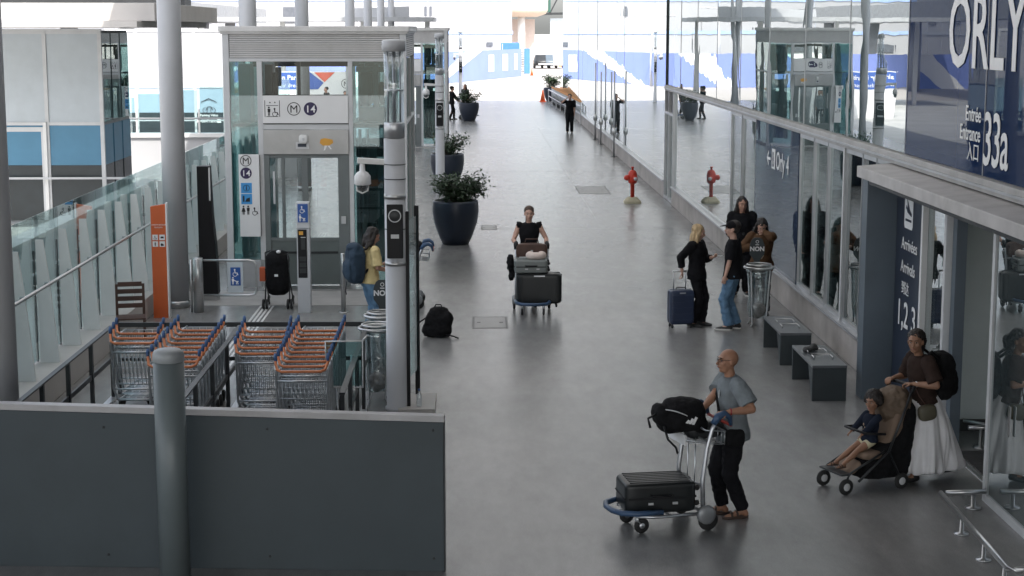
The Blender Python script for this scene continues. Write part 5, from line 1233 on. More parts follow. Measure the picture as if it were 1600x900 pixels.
M_glassframe = mat('spectacle_frame', (.02,.015,.015), .4); M_watch = mat('watch_red', (.28,.03,.03), .4)

def ik(a, t, l1, l2, pole):
    d = t-a; L = min(d.length, (l1+l2)*.998); L = max(L, abs(l1-l2)+.01); u = d.normalized()
    x = (l1*l1-l2*l2+L*L)/(2*L); h = math.sqrt(max(0, l1*l1-x*x))
    p = (pole-u*pole.dot(u)).normalized()
    return a+u*x+p*h, a+u*L
def rotm(yaw=0, pitch=0, roll=0):   # yaw to the left, pitch = nod down
    return Matrix.Rotation(R(yaw),3,'Z')@Matrix.Rotation(R(-pitch),3,'X')@Matrix.Rotation(R(roll),3,'Y')
def handprims(mb, wr, d, pn, sc_, side, curl=45):
    """palm, four unequal curled fingers, thumb from the side of the palm; d along the hand, pn palm normal"""
    d = d.normalized(); pn = (pn-d*pn.dot(d)).normalized(); sd_ = d.cross(pn)*side
    Mx = Matrix((sd_, d, pn)).transposed()
    mb.ell(wr+d*.045*sc_, (.04*sc_,.055*sc_,.017*sc_), Mx, nu=12, nv=8)
    for k, (off, ln) in enumerate(((.03,.072),(.011,.08),(-.009,.075),(-.028,.058))):
        p = wr+d*.085*sc_+sd_*off*sc_; a = 0; prev = p; dd = d
        for j, fr in enumerate((.42,.33,.25)):
            a += curl*(.7,1,.7)[j]; dd = (d*math.cos(R(a))+pn*math.sin(R(a))); nx = prev+dd*ln*fr*sc_
            mb.cap(prev, nx, (.0095-.001*j)*sc_, (.0085-.001*j)*sc_, 8); prev = nx
    p = wr+d*.025*sc_+sd_*.032*sc_; q = p+(sd_*.7+d*.6+pn*.35).normalized()*.035*sc_; r_ = q+(d*.8+pn*.6+sd_*.1).normalized()*.03*sc_
    mb.cap(p, q, .013*sc_, .0105*sc_, 8); mb.cap(q, r_, .0105*sc_, .009*sc_, 8)

def person(lab, loc, rz, H=1.7, lean=0, hips=None, footL=(.10,0,0), footR=(-.10,0,0), handL=None, handR=None, poleL=None, poleR=None, hyaw=0, hpitch=0, build=1.0, female=False,
           sk=S_fair, vox=.008, hair='short', hm=H_dark, top=None, sleeve=.5, toplen=.50, loose=1.0, jacket=None, pants=C_black, plen=1.0, ploose=1.0, shoes=M_shoe, sandals=False,
           headscale=1.0, palmL=None, palmR=None, curlL=35, curlR=35, skirt=None, shorts=False, detail=True, twist=0, toeyawL=8, toeyawR=-8, sole=None, kneepole=None, sleeveless=False, collar=False, flare=1.0):
    """local frame: +Y faces forward, +X is the person's right... mirrored: L on -X"""
    t = thing('person', lab, 'person', loc, rz)
    V = Vector; fw = V((0,1,0))
    pel = V(hips) if hips else V((0,0,.525*H))
    up = Matrix.Rotation(R(-lean),3,'X')@V((0,0,1)); tw = Matrix.Rotation(R(twist),3,'Z')
    side = tw@V((1,0,0)); fwd = (up.cross(side)).normalized()
    Mt = Matrix((side, fwd, up)).transposed()
    at = lambda z, y=0, x=0: pel+Mt@V((x*H, y*H, (z-.525)*H))
    sh = .098 if female else .108
    sh *= (1+(build-1)*.5)
    SL = at(.812,-.005,-sh); SR_ = at(.812,-.005,sh)
    hipw = .05
    HL = pel+V((-hipw*H,0,-.01*H)); HR = pel+V((hipw*H,0,-.01*H))
    kp = V(kneepole) if kneepole else V((0,1,0))
    def foot(f): 
        return V((f[0], f[1], f[2]+.048*H))
    # footL has +x in the call for convenience of symmetric defaults: convert so that L is on -X
    fL = V((-abs(footL[0]) if footL[0] == .10 else footL[0], footL[1], footL[2])); fR = V((abs(footR[0]) if footR[0] == -.10 else footR[0], footR[1], footR[2]))
    KL, AL = ik(HL, foot(fL), .245*H, .24*H, kp); KR, AR = ik(HR, foot(fR), .245*H, .24*H, kp)
    hl = V(handL) if handL else V((-.20,.06,.47*H)); hr = V(handR) if handR else V((.20,.06,.47*H))
    EL, WL = ik(SL, hl, .165*H, .145*H, V(poleL) if poleL else V((-.4,-1,-.5))); ER, WR = ik(SR_, hr, .165*H, .145*H, V(poleR) if poleR else V((.4,-1,-.5)))
    b = build; k = H/1.72
    nb = at(.825,.0); hc = at(.928,.018) ; hc = nb+(hc-nb)*(1 if headscale == 1 else 1.0)+up*(.0 if headscale == 1 else .03*headscale)
    HM = rotm(hyaw, hpitch); HM = tw@Matrix.Rotation(R(-lean*.3),3,'X')@HM; hs = k*headscale*1.06
    h = lambda x, y, z: hc+HM@V((x,y,z))*hs
    body = MB()
    wst = .062 if female else .076
    body.loft([(at(.47),.07*H*b,.055*H*b,Mt),(at(.52),.088*H*b,.062*H*b,Mt),(at(.58,.004),(.07 if female else .078)*H*b,(.052 if female else .06)*H*b,Mt),(at(.64,.004),wst*H*b,.052*H*b,Mt),(at(.72,.004),.083*H*b,.062*H*b,Mt),(at(.775),.088*H*b,.056*H*b,Mt),(at(.81,-.004),.07*H*b,.042*H*b,Mt),(at(.83,-.004),.03*H,.028*H,Mt)], n=24)
    if female: 
        for s in (-1,1): body.ell(at(.735,.035,.038*s),(.034*H,.03*H,.034*H))
    body.cap(at(.80), hc-up*.02, .033*H*(1 if not female else .88), .031*H*(1 if not female else .88))
    for S, E, W_ in ((SL,EL,WL),(SR_,ER,WR)):
        body.ell(S,(.034*H*b,)*3); m_ = S.lerp(E,.45); body.cap(S, m_, .031*H*b, .028*H*b); body.cap(m_, E, .028*H*b, .0225*H*b)
        m_ = E.lerp(W_,.3); body.cap(E, m_, .0225*H*b, .0235*H*b); body.cap(m_, W_, .0235*H*b, .0145*H)
    for Hp, K, A in ((HL,KL,AL),(HR,KR,AR)):
        body.cap(Hp, Hp.lerp(K,.4), .052*H*b, .047*H*b); body.cap(Hp.lerp(K,.4), K, .047*H*b, .032*H*b)
        c = K.lerp(A,.3)-kp*.006*H; body.cap(K, c, .031*H*b, .034*H*b); body.cap(c, A, .034*H*b, .021*H)
    feet = []
    for A, ty, sgn in ((AL,toeyawL,1),(AR,toeyawR,-1)):
        td = Matrix.Rotation(R(ty),3,'Z')@V((0,1,0)); 
        if hips and A.z > .1*H and False: pass
        gz = A.z-.048*H
        heel = V((A.x,A.y,gz+.022*H))-td*.018*H; ball = V((A.x,A.y,gz+.014*H))+td*.075*H; toe = V((A.x,A.y,gz+.011*H))+td*.105*H
        body.cap(A, heel, .021*H, .02*H); body.cap(A+td*.01*H-V((0,0,.012*H)), ball, .02*H, .014*H); body.cap(ball, toe, .0165*H, .010*H)
        feet.append((A, heel, ball, toe, td, gz))
    # hands
    for E, W_, pn, cu, s in ((EL,WL,palmL,curlL,1),(ER,WR,palmR,curlR,-1)):
        d = (W_-E).normalized(); pn = V(pn) if pn else V((s*1.0,.2,0))
        handprims(body, W_, d, pn, k*(1 if headscale == 1 else .8), s*(1 if True else -1), cu)
    # head
    Hm = HM
    body.ell(h(0,-.012,.028),(.075*hs,.094*hs,.088*hs),Hm,nu=20,nv=14); body.ell(h(0,.012,-.03),(.062*hs,.074*hs,.075*hs),Hm,nu=18,nv=12)
    body.ell(h(0,.05,-.085),(.03*hs,.028*hs,.022*hs),Hm); body.ell(h(0,.02,-.075),(.05*hs,.055*hs,.035*hs),Hm)
    body.cap(h(0,.082,.018), h(0,.107,-.022), .008*hs, .0125*hs, 8); body.ell(h(0,.094,-.028),(.017*hs,.012*hs,.009*hs),Hm,nu=10,nv=8)
    body.ell(h(0,.071,.037),(.052*hs,.018*hs,.011*hs),Hm)
    for s in (-1,1):
        body.ell(h(.04*s,.055,-.018),(.022*hs,.022*hs,.022*hs),Hm,nu=10,nv=8); body.ell(h(.077*s,-.008,-.003),(.010*hs,.02*hs,.031*hs),Hm,nu=10,nv=8)
    body.ell(h(0,.083,-.052),(.024*hs,.012*hs,.010*hs),Hm,nu=10,nv=8)
    body.build('body', sk, t, remesh=vox)
    if detail:
        for s in (-1,1):
            e = MB().ell(h(.031*s,.0775,.013),(.0115*hs,.007*hs,.0062*hs),Hm,nu=12,nv=8).build('eye', M_eye, t)
            MB().ell(h(.031*s,.0825,.013),(.0062*hs,.0035*hs,.0066*hs),Hm,nu=10,nv=6).build('iris', M_iris, e)
            MB().tube([h(.013*s,.092,.034),h(.032*s,.090,.040),h(.051*s,.076,.033)],[.003*hs,.0042*hs,.002*hs],6).build('eyebrow', hm if hair != 'bald' else H_dark, t)
        MB().tube([h(-.024,.087,-.054),h(-.01,.0965,-.0505),h(0,.097,-.052),h(.01,.0965,-.0505),h(.024,.087,-.054)],[.002*hs,.005*hs,.0055*hs,.005*hs,.002*hs],6).build('mouth', M_lip, t)
    # hair
    if hair != 'bald':
        hb_ = MB(); dsp = (.012,.03)
        hb_.ell(h(0,-.034,.050),(.084*hs,.102*hs,.085*hs),Hm,nu=22,nv=16)
        if hair in ('pulled','bun'):
            hb_.ell(h(0,-.03,.046),(.083*hs,.104*hs,.085*hs),Hm)
            hb_.cap(h(0,-.10,.0),h(.0,-.125,-.03),.03*hs,.026*hs); hb_.cap(h(.03,-.12,-.03),h(.05,-.1,-.17),.024*hs,.012*hs)
        elif hair == 'long':
            for s in (-1,1): hb_.cap(h(.06*s,-.0,.04),h(.074*s,-.01,-.10),.034*hs,.036*hs); hb_.cap(h(.074*s,-.01,-.10),h(.068*s,-.0,-.22),.036*hs,.024*hs)
            hb_.ell(h(0,-.07,-.08),(.082*hs,.05*hs,.14*hs),Hm); hb_.ell(h(0,-.06,-.18),(.09*hs,.04*hs,.09*hs),Hm)
            dsp = (.02,.035)
        elif hair == 'wavy':
            for s in (-1,1): hb_.cap(h(.065*s,-.02,.04),h(.085*s,-.03,-.12),.034*hs,.042*hs)
            hb_.ell(h(0,-.08,-.06),(.09*hs,.06*hs,.14*hs),Hm); hb_.cap(h(.08,-.06,-.1),h(.13,-.1,-.22),.04*hs,.025*hs); dsp = (.035,.04)
        elif hair == 'curly':
            hb_.ell(h(0,-.035,.055),(.107*hs,.108*hs,.105*hs),Hm); hb_.ell(h(0,-.08,-.0),(.10*hs,.075*hs,.095*hs),Hm); 
            for s in (-1,1): hb_.ell(h(.085*s,-.03,.02),(.045*hs,.055*hs,.065*hs),Hm)
            dsp = (.03,.018)
        elif hair == 'curlytail':
            hb_.ell(h(0,-.05,.045),(.095*hs,.10*hs,.09*hs),Hm); hb_.cap(h(0,-.10,.03),h(.0,-.16,-.02),.06*hs,.075*hs); hb_.cap(h(0,-.16,-.02),h(0,-.16,-.14),.075*hs,.045*hs); dsp = (.026,.02)
        elif hair == 'cap':
            hb_.ell(h(0,-.04,-.0),(.08*hs,.075*hs,.07*hs),Hm)
        hb_.build('hair', hm, t, remesh=max(.007,vox), disp=dsp)
        if hair == 'cap':
            cp = MB().ell(h(0,-.012,.055),(.09*hs,.105*hs,.075*hs),Hm,nu=24,nv=14); cp.loft([(h(0,.10,.058),.07*hs,.085*hs,Hm@rotm(0,8)),(h(0,.10,.066),.07*hs,.085*hs,Hm@rotm(0,8))],n=24)
            cp.build('cap', C_black, t, remesh=.008)
    # top
    th = .010*k
    def torso(mb, z0, lo, ext=0, zt=.838):
        zs = [(.47,.084,.07),(.52,.094,.07),(.58,(.078 if female else .086),.063),(.64,wst+.012,.062),(.72,.09,.07),(.775,.093,.062),(.815,.076,.05),(zt,.046,.038)]
        rg = []
        def I(z):
            for (a,b_) in zip(zs[:-1],zs[1:]):
                if a[0] <= z <= b_[0]: u = (z-a[0])/(b_[0]-a[0]); return a[1]+(b_[1]-a[1])*u, a[2]+(b_[2]-a[2])*u
            return zs[0][1:] if z < .47 else zs[-1][1:]
        zz = [z0]+[q_[0] for q_ in zs if q_[0] > z0+.015]
        for z in zz:
            rx, ry = I(z); f_ = lo*(1+.06*max(0,(.62-z)/.1)) if z < .62 else 1+(lo-1)*.7
            rg.append((at(z,.003), rx*H*b*f_+th+ext, ry*H*b*f_+th+ext, Mt))
        mb.loft(rg, n=28)
        if female:
            for s in (-1,1): mb.ell(at(.735,.037,.038*s),(.036*H+ext,.034*H+ext,.036*H+ext))
    def sleeves(mb, fr, lo, ext=0):
        for S, E, W_ in ((SL,EL,WL),(SR_,ER,WR)):
            mb.ell(S,(.038*H*b+th*.6+ext,)*3)
            if fr <= .5: P = S.lerp(E, min(1, fr*2)); mb.tube([S, P],[.036*H*b*lo+th+ext, (.036*H*b+.006)*lo+th+ext],16)
            else:
                mb.cap(S, E, .034*H*b*lo+th+ext, .029*H*b*lo+th+ext); P = E.lerp(W_, (fr-.5)*2); mb.tube([E, P],[.029*H*b*lo+th+ext, .021*H*lo+th+ext],16)
    if top:
        mb = MB(); torso(mb, toplen, loose)
        if sleeveless:
            for S in (SL,SR_): mb.ell(S+(nb-S)*.02,(.036*H,.04*H,.034*H)); mb.tube([S+(nb-S)*.1,S+(S-nb).normalized()*.022*H],[.036*H,.043*H],14)
        elif sleeve > 0: sleeves(mb, sleeve, loose)
        if collar: mb.tube([nb+Mt@V((math.cos(a)*.052*k,math.sin(a)*.05*k+.005,.012-.02*math.sin(a)*k)) for a in [2*math.pi*i/16 for i in range(16)]], .014*k, 8, 0, True)
        mb.build('top', top, t, remesh=max(.007,vox*.95), disp=(.022*k,.09))
    if jacket:
        jm_, jlen, jsl = jacket; mb = MB(); torso(mb, jlen, loose*1.10, .012, .842); sleeves(mb, jsl, 1.15, .006)
        # open front: cut with a lighter front panel is the shirt showing through a gap
        jk = mb.build('jacket', jm_, t, remesh=max(.008,vox), disp=(.03*k,.08))
        if top:
            MB().loft([(at(.56,.062*b+.004),.03*H,.016*H,Mt),(at(.68,.066*b+.004),.034*H,.014*H,Mt),(at(.76,.062*b+.0),.04*H,.014*H,Mt),(at(.80,.045),.03*H,.012*H,Mt)],n=16).build('top_front', top, t, remesh=.009, disp=(.01,.06))
    # trousers / shorts / skirt
    if skirt:
        m_, hem = skirt; rr = random.Random(3); n = 96; rings = []; v = []; f = []
        prof = [(.61,.070,.06),(.57,.088,.078),(.52,.105,.10),(.45,.118,.125),(.38,.128,.145),(.30,.138,.165),(.22,.148,.182),(.15,.157,.198),(.10,.160,.205),(hem,.150,.196),(hem-.006,.132,.175),(hem+.015,.10,.13)]
        for i, (z, rx, ry) in enumerate(prof):
            amp = max(0, (.60-z))*.30
            for j in range(n):
                a = 2*math.pi*j/n; nv_ = noise.noise(V((math.cos(a)*2.6, math.sin(a)*2.6, z*2.2)))+.7*noise.noise(V((math.cos(a)*6+z*1.5, math.sin(a)*6, z*3+5)))+.3*noise.noise(V((math.cos(a)*13, math.sin(a)*13, z*6+9))); f_ = 1+amp*2.4*nv_
                c = at(.525) ; sway = (.6-z)*.16
                v.append(V((rx*H*b*f_*math.cos(a), ry*H*b*f_*math.sin(a)-sway*H*.35, z*H+.006*math.sin(7*a) if z < .15 else z*H)))
        P = len(prof)
        for i in range(P-1):
            for j in range(n): f.append((i*n+(j+1)%n,i*n+j,(i+1)*n+j,(i+1)*n+(j+1)%n))
        f.append(tuple(range(n))); 
        mb = MB().add(v, f, 0, True); o = mb.build('skirt', m_, t); ss = o.modifiers.new('s','SUBSURF'); ss.levels = 1; ss.render_levels = 1
    elif pants:
        mb = MB(); mb.loft([(pel-V((0,0,.055*H)),.078*H*b,.066*H*b),(pel-V((0,0,.01*H)),.095*H*b+th,.07*H*b+th),(at(.575),.082*H*b+th,.063*H*b+th,Mt),(at(.6),.078*H*b+th,.06*H*b+th,Mt)], n=24)
        for Hp, K, A in ((HL,KL,AL),(HR,KR,AR)):
            e1 = .056*H*b*ploose; e2 = .040*H*b*ploose; e3 = .036*H*ploose*flare
            if shorts: mb.cap(Hp, Hp.lerp(K,.3), e1, e1*.95); mb.tube([Hp.lerp(K,.3), Hp.lerp(K,plen)],[e1*.95,e1*.93],18)
            else:
                mb.cap(Hp, K, e1, e2); mb.ell(K,(e2*1.02,)*3)
                G = A.lerp(K, 1-plen)
                mb.tube([K, K.lerp(G,.5), G],[e2, .5*(e2+e3)*.98, e3],18)
        mb.build('shorts' if shorts else 'trousers', pants, t, remesh=max(.008,vox), disp=(.03*k,.07))
    # shoes
    for (A, heel, ball, toe, td, gz) in feet:
        mb = MB(); s_ = .006*k
        if sandals:
            mb.cap(heel-V((0,0,.012*H)), toe-V((0,0,.006*H)), .022*H, .020*H, 14, 1); mb2 = MB()
            so = MB(); rt = Matrix((td.cross(V((0,0,1))), td, V((0,0,1)))).transposed()
            so.loft([((A+td*.045*H).xy.to_3d()+V((0,0,gz)),.03*H,.082*H,rt),((A+td*.045*H).xy.to_3d()+V((0,0,gz+.012*H)),.03*H,.082*H,rt)],n=24,e=.8); sh_ = so.build('sandal', shoes, t)
            for q_ in (.04,.075):
                c = V((A.x,A.y,gz+.006*H))+td*q_*H; sd_ = td.cross(V((0,0,1))); MB().tube([c-sd_*.028*H,c-sd_*.02*H+V((0,0,.027*H)),c+V((0,0,.036*H)),c+sd_*.02*H+V((0,0,.027*H)),c+sd_*.028*H], .007*H, 6).build('strap', shoes, sh_)
        else:
            mb.cap(heel+V((0,0,.004*H)), ball, .024*H, .021*H); mb.cap(ball, toe, .021*H, .014*H); mb.cap(A-V((0,0,.01*H)), heel+V((0,0,.01*H)), .024*H, .024*H)
            o = mb.build('shoe', shoes, t, remesh=max(.006,vox*.8))
            if sole:
                so = MB(); rt = Matrix((td.cross(V((0,0,1))), td, V((0,0,1)))).transposed(); so.loft([((A+td*.045*H).xy.to_3d()+V((0,0,gz)),.027*H,.084*H,rt),((A+td*.045*H).xy.to_3d()+V((0,0,gz+.016*H)),.027*H,.084*H,rt)],n=24,e=.8); so.build('sole', sole, o)
    return dict(t=t, h=h, HM=HM, at=at, SL=SL, SR=SR_, EL=EL, ER=ER, WL=WL, WR=WR, hs=hs, k=k, Mt=Mt, KL=KL, KR=KR)

def loc_of(base, rz, w):      # world point -> local of a person at base, heading rz
    dx, dy = w[0]-base[0], w[1]-base[1]; c, s = math.cos(rz), math.sin(rz)
    return (dx*c+dy*s, -dx*s+dy*c, w[2])

# 1 bald man with the trolley
b0 = gp(1142, 806); rzm = R(97)
gripn = rel(qm, rz, .26, -.23, 1.10); gripf = rel(qm, rz, .02, -.02, 1.06)
gripn = rel(qm, R(108), -.25, -.23, 1.13); gripf = rel(qm, R(108), -.02, -.06, 1.10)
man = person('bald man in a grey polo shirt and black trousers pushing a luggage trolley', (b0.x, b0.y, 0), rzm, H=1.68, lean=3, sk=S_tan, hair='bald', build=1.1, hm=H_dark,
    handL=loc_of(b0, rzm, gripn), handR=loc_of(b0, rzm, gripf), poleL=(-.5,-.6,-.8), poleR=(.6,-.3,-.8), palmL=(.2,.2,-1), palmR=(0,.2,-1), curlL=48, curlR=30,
    footL=(-.06,-.10,0), footR=(.10,.06,0), hyaw=8, hpitch=-4, top=C_greyshirt, sleeve=.40, toplen=.47, loose=1.14, collar=True, pants=C_black, ploose=1.1, shoes=M_sandal, sandals=True, vox=.0065, plen=.97)
h = man['h']; t = man['t']; k = man['hs']
g = MB()
for s in (-1,1): g.tube([h(.012*s,.098,.016),h(.02*s,.1,.028),h(.048*s,.088,.026),h(.054*s,.082,.008),h(.035*s,.092,-.002),h(.016*s,.098,.004)], .0022, 6, 0, True); g.tube([h(.054*s,.082,.02),h(.078*s,.0,.022)], .0022, 6)
g.tube([h(-.012,.1,.018),h(.012,.1,.018)], .002, 6); g.build('spectacles', M_glassframe, t)
at = man['at']
MB().tube([at(.832,-.02,.055),at(.81,.062,.035),at(.74,.092,-.005),at(.66,.094,-.05),at(.57,.085,-.10),at(.50,.03,-.125)], .013, 6).build('bag_strap', M_black, t)
MB().ell(at(.50,.02,-.115),(.035,.10,.09),e=.6).build('shoulder_bag', M_fabricblk, t)
MB().tube([man['WL']+(man['EL']-man['WL']).normalized()*.03+Vector((.03*math.cos(a),.0,.03*math.sin(a))) for a in [i*math.pi/6 for i in range(12)]], .008, 6, 0, True).build('wrist_band', M_watch, t)
MB().prism([(-.035,.01),(.0,.05),(.006,.02),(.035,-.02),(.0,-.01)], Matrix.Translation(at(.745,.088,-.045))@(Matrix.Rotation(R(-22),3,'Z')@XF@Matrix.Diagonal((-1,1,1))).to_4x4(), .004).build('shirt_logo', M_letter, t)

# 2 woman with pushchair
b1 = gp(1440, 750); rw = R(103)
ph_n = rel(SP, SR, .0, -.18, 1.08); ph_f = rel(SP, SR, -.0, -.18, 1.08)
ph1 = rel(SP, SR, -.17, -.17, 1.09); ph2 = rel(SP, SR, .17, -.17, 1.09)
wo = person('woman in a brown top and long white skirt pushing the pushchair', (b1.x, b1.y, 0), rw, H=1.63, lean=9, sk=S_brown, hair='curlytail', hm=H_dark, female=True, build=1.08,
    handL=loc_of(b1, rw, ph1), handR=loc_of(b1, rw, ph2), poleL=(-.6,-.2,-.8), poleR=(.6,-.2,-.8), palmL=(0,.1,-1), palmR=(0,.1,-1), curlL=50, curlR=50,
    footL=(-.05,.12,0), footR=(.07,-.33,.03), hyaw=48, hpitch=2, top=C_darkbrown, sleeve=.44, toplen=.53, loose=1.1, pants=None, skirt=(C_white,.075), vox=.007)
t = wo['t']; at = wo['at']
MB().tube([at(.82,-.01,.045),at(.79,.055,.02),at(.70,.08,-.02),at(.60,.08,-.09),at(.53,.05,-.125)], .006, 6).build('bag_strap', M_brownle, t)
MB().ell(at(.495,.06,-.14),(.05,.10,.085),wo['Mt'],e=.6).build('shoulder_bag', mat('bag_olive', (.10,.09,.06), .5), t)
MB().ell((0,0,0),(.001,.001,.001))
MB().tube([wo['WL']+(wo['EL']-wo['WL']).normalized()*.03+Vector((.026*math.cos(a),.0,.026*math.sin(a))) for a in [i*math.pi/6 for i in range(12)]], .006, 6, 0, True).build('watch', M_alu, t)
bp = soft('backpack', 'black backpack worn by the woman in the white skirt', 'backpack', tuple(Matrix.Translation((b1.x,b1.y,0))@Matrix.Rotation(rw,4,'Z')@at(.56,-.115,0)), rw,
    lambda mb: (mb.ell((0,0,.19),(.17,.11,.26),e=.55), mb.ell((0,-.09,.12),(.13,.07,.15),e=.6)), M_fabricblk)
MB().tube([(.09,.08,.40),(.10,.17,.47),(.10,.26,.38),(.09,.24,.2),(.1,.1,.05)], .018, 8).build('strap', M_black, bp); MB().tube([(-.09,.08,.40),(-.10,.17,.47),(-.10,.26,.38),(-.09,.24,.2),(-.1,.1,.05)], .018, 8).build('strap', M_black, bp)

# 3 child in the pushchair
cp0 = rel(SP, SR, 0, .24, 0); 
kid = person('small child with curly hair and a dark jacket sitting in the pushchair', (cp0[0], cp0[1], 0), R(113), H=.86, hips=(0,0,.505), lean=-6, sk=S_brown, hair='curly', hm=H_dark, headscale=1.62, build=1.12,
    footL=(-.07,.40,.235), footR=(.07,.38,.235), kneepole=(0,.55,1), handL=(-.09,.2,.56), handR=(.09,.2,.56), palmL=(0,0,-1), palmR=(0,0,-1), hyaw=22, hpitch=8, top=C_navy, sleeve=.9, toplen=.5, loose=1.15, pants=C_cream, shorts=True, plen=.45, shoes=M_sandal, sandals=True, vox=.006)
at = kid['at']; d = MB(); [d.ell(at(.70-.035*i,.085,.03-.03*(i%2)),(.012,.006,.016)) for i in range(4)]; d.ell(at(.66,.085,-.04),(.02,.006,.014)); d.build('jacket_print', mat('print_beige', (.4,.3,.2), .7), kid['t'])

# 4 woman with central trolley
b2 = Vector((base.x-.03, base.y+.52, 0))
g1 = loc_of(b2, R(180), rel(base, R(180), .25, -.26, 1.09)); g2 = loc_of(b2, R(180), rel(base, R(180), -.25, -.26, 1.09))
cw = person('woman in a black sleeveless top walking behind the central luggage trolley', (b2.x, b2.y, 0), R(180), H=1.71, sk=S_fair, hair='pulled', hm=H_brown, female=True,
    handL=g2, handR=g1, poleL=(-.45,-.8,-.5), poleR=(.45,-.8,-.5), palmL=(0,.1,-1), palmR=(0,.1,-1), curlL=45, curlR=45, footL=(-.08,.16,0), footR=(.09,-.2,0), hpitch=6, top=C_black, sleeveless=True, sleeve=0, toplen=.5, loose=1.12, pants=C_black, ploose=1.2, vox=.008)

# 5 blonde woman
b3 = gp(1087, 509); r3 = R(-122)
sh_ = (gp(1064, 513).x+.02, gp(1064,513).y+.12, .90)
bw = person('blonde woman in black looking at her phone beside a navy suitcase', (b3.x, b3.y, 0), r3, H=1.64, sk=S_fair, hair='long', hm=H_blonde, female=True, build=.95, handR=loc_of(b3, r3, sh_), handL=(-.06,.25,1.13), poleL=(-.6,-.5,-.8), palmR=(0,0,-1), palmL=(.3,.2,1), curlR=55, curlL=30, hyaw=30, hpitch=14,
    top=C_black, sleeve=0, toplen=.5, jacket=(C_black,.47,.86), pants=C_black, ploose=1.05, flare=1.35, plen=1.0, vox=.008, footL=(-.08,.05,0), footR=(.1,-.02,0))
ph = thing('phone', 'white smartphone held by the blonde woman', 'phone', tuple(Matrix.Translation((b3.x,b3.y,0))@Matrix.Rotation(r3,4,'Z')@(bw['WL']+Vector((.0,.08,.035)))), r3)
MB().box(-.037,.037,-.075,.075,-.004,.004).build('body', M_signwhite, ph, .003); MB().box(-.034,.034,-.07,.07,.0041,.005).build('screen', M_dark, ph)

# 6 young man with cap
b4 = gp(1144, 515); r4 = R(72)
cg = person('young man in a black cap, black t-shirt and light blue jeans', (b4.x, b4.y, 0), r4, H=1.74, sk=S_fair, hair='cap', hm=H_dark, build=.93, handL=(-.20,.10,.86), handR=(.2,.12,.86), poleL=(-.5,-1,-.2), hyaw=12, hpitch=3, top=C_black, sleeve=.46, toplen=.48, loose=1.22, pants=C_jeans, ploose=1.18, shoes=M_shoe, sole=M_shoew, vox=.008, footL=(-.09,.05,0), footR=(.1,-.06,0))
# 7 tall woman in black
b5 = gp(1157, 461); r5 = R(172)
person('tall dark haired woman in a black jacket standing behind the man with the cap', (b5.x, b5.y, 0), r5, H=1.77, sk=S_mid, hair='wavy', hm=H_dark, female=True, build=1.08, handL=(-.22,.08,.82), handR=(.16,.26,1.05), hyaw=14, hpitch=6, top=C_charcoal, sleeve=0, toplen=.5, jacket=(C_black,.44,.92), pants=C_black, ploose=1.15, shoes=M_shoe, sole=M_shoew, vox=.009, footL=(-.1,.0,0), footR=(.1,.05,0))
# 8 woman in brown coat, head bowed
b6 = gp(1190, 494); r6 = R(168)
br_ = person('woman in a brown jacket bowing her head with a hand at her face', (b6.x, b6.y+.15, 0), r6, H=1.64, sk=S_fair, hair='wavy', hm=H_dark, female=True, build=1.08, lean=8, handR=(.10,.20,1.18), handL=(-.02,.16,1.43), poleL=(-1,.1,-.6), poleR=(.9,.1,-.6), palmL=(.5,-.8,0), hpitch=34, hyaw=6, top=C_beige, sleeve=0, toplen=.5, jacket=(C_brown,.46,.9), pants=C_black, vox=.009)
# 9 traveller on the left with blue backpack
b7 = gp(578, 526); r7 = R(-62)
lp = person('traveller in a yellow t-shirt and blue jeans by the lift, bending over a phone', (b7.x, b7.y, 0), r7, H=1.70, sk=S_mid, hair='wavy', hm=H_dark, female=True, lean=4, handL=(-.05,.26,1.12), handR=(.18,.28,1.05), hpitch=22, top=C_yellow, sleeve=.45, toplen=.5, loose=1.15, pants=C_jeans, ploose=1.1, vox=.009)
at = lp['at']
bp = soft('backpack', 'large dark blue backpack worn by the traveller in yellow', 'backpack', tuple(Matrix.Translation((b7.x,b7.y,0))@Matrix.Rotation(r7,4,'Z')@at(.58,-.14,0)), r7,
    lambda mb: (mb.ell((0,0,.16),(.17,.13,.31),e=.55), mb.ell((0,-.11,.08),(.13,.07,.16),e=.6), mb.ell((0,-.02,.42),(.15,.11,.08))), mat('pack_navy', (.022,.045,.075), .8, var=.2, bump=.3))
for s in (-1,1): MB().tube([(.09*s,.1,.38),(.10*s,.2,.45),(.10*s,.29,.36),(.09*s,.28,.2),(.1*s,.12,.02)], .018, 8).build('strap', M_black, bp)
MB().tube([(.02,-.16,-.1),(.03,-.18,-.25),(.03,-.17,-.3)], .008, 6).build('loose_strap', M_black, bp)
sb3 = soft('shoulder_bag', 'black holdall held in front of the traveller in yellow', 'bag', (b7.x+.3, b7.y-.2, .45), R(20), lambda mb: mb.ell((0,0,.22),(.16,.10,.25),e=.6), M_fabricblk)
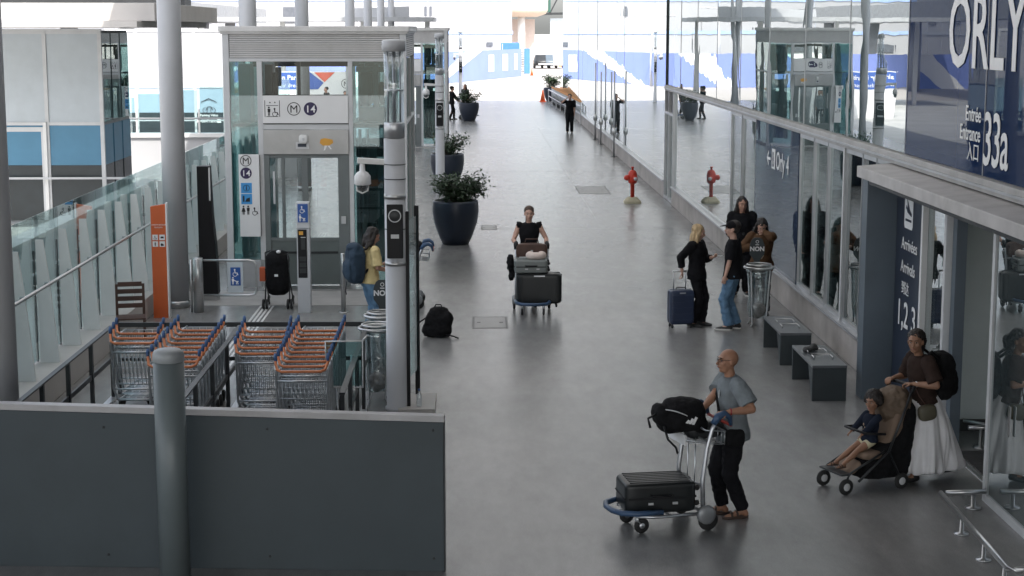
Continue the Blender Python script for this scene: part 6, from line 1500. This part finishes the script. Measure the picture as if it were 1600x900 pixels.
# 10 guard
b8 = gp(890, 208); r8 = R(176)
person('guard in black with orange ankle bands talking by the frosted screen', (b8.x, b8.y, 0), r8, H=1.79, sk=S_fair, hair='short', hm=H_brown, build=1.05, handR=(.16,.2,1.58), poleR=(1,.3,-.8), handL=(-.22,.05,.85), top=C_black, sleeve=.45, toplen=.5, pants=C_black, ploose=1.15, vox=.012, detail=False)
ob = COL.objects[-1]
gt_ = thing('ankle_band', 'pair of orange reflective bands round the guard\'s ankles', 'reflective bands', (b8.x, b8.y, .30))
for s in (-1,1): MB().lathe([(.078,0),(.08,.02),(.078,.07)], (s*.095,.0,0), n=16).build('band', mat('hi_vis_orange', (.8,.2,.05), .5), gt_)
# 11, 12 far left people
b9 = gp(706, 187)
person('distant person in dark clothes pushing a trolley past the farther lift', (b9.x, b9.y, 0), R(-70), H=1.76, sk=S_mid, hair='cap', hm=H_dark, handL=(-.15,.35,1.02), handR=(.15,.35,1.02), top=C_black, sleeve=.9, toplen=.47, pants=C_black, vox=.014, detail=False, footL=(-.1,.15,0), footR=(.1,-.15,0))
big_trolley((b9.x+.55, b9.y+.1, 0), R(-75), 'distant luggage trolley beside the far planter'); 
soft('holdall', 'dark holdall on the distant luggage trolley', 'bag', (b9.x+.75, b9.y+.15, .24), 0, lambda mb: mb.ell((0,0,.2),(.3,.2,.22),e=.6), M_fabricblk)
b10 = gp(727, 180)
person('distant person in grey and black half hidden behind the far planter', (b10.x, b10.y, 0), R(150), H=1.7, sk=S_mid, hair='wavy', hm=H_dark, top=C_charcoal, sleeve=.9, toplen=.47, pants=C_black, vox=.014, detail=False)
# 13 behind the frosted screen
b11 = (sx0.x+.45, sx0.y+1.0)
person('blurred person in blue grey standing behind the frosted glass screen', (b11[0], b11[1], 0), R(60), H=1.76, sk=S_mid, hair='short', hm=H_dark, handL=(-.1,.35,1.2), top=C_bluegrey, sleeve=.45, toplen=.5, pants=C_bluegrey, vox=.014, detail=False, footL=(-.1,.12,0))
# 14 people behind the lift glass, by the banner
q = gp(511, 191)
person('distant person in a dark coat standing in front of the blue banner', (q.x, q.y, 0), R(120), H=1.8, sk=S_mid, hair='short', top=C_charcoal, sleeve=.9, toplen=.42, pants=C_black, vox=.016, detail=False)
q = gp(540, 195)
person('distant person in a pale grey top near the blue banner', (q.x, q.y, 0), R(200), H=1.68, sk=S_mid, hair='short', top=C_greyshirt, sleeve=.9, toplen=.45, pants=C_black, vox=.016, detail=False)
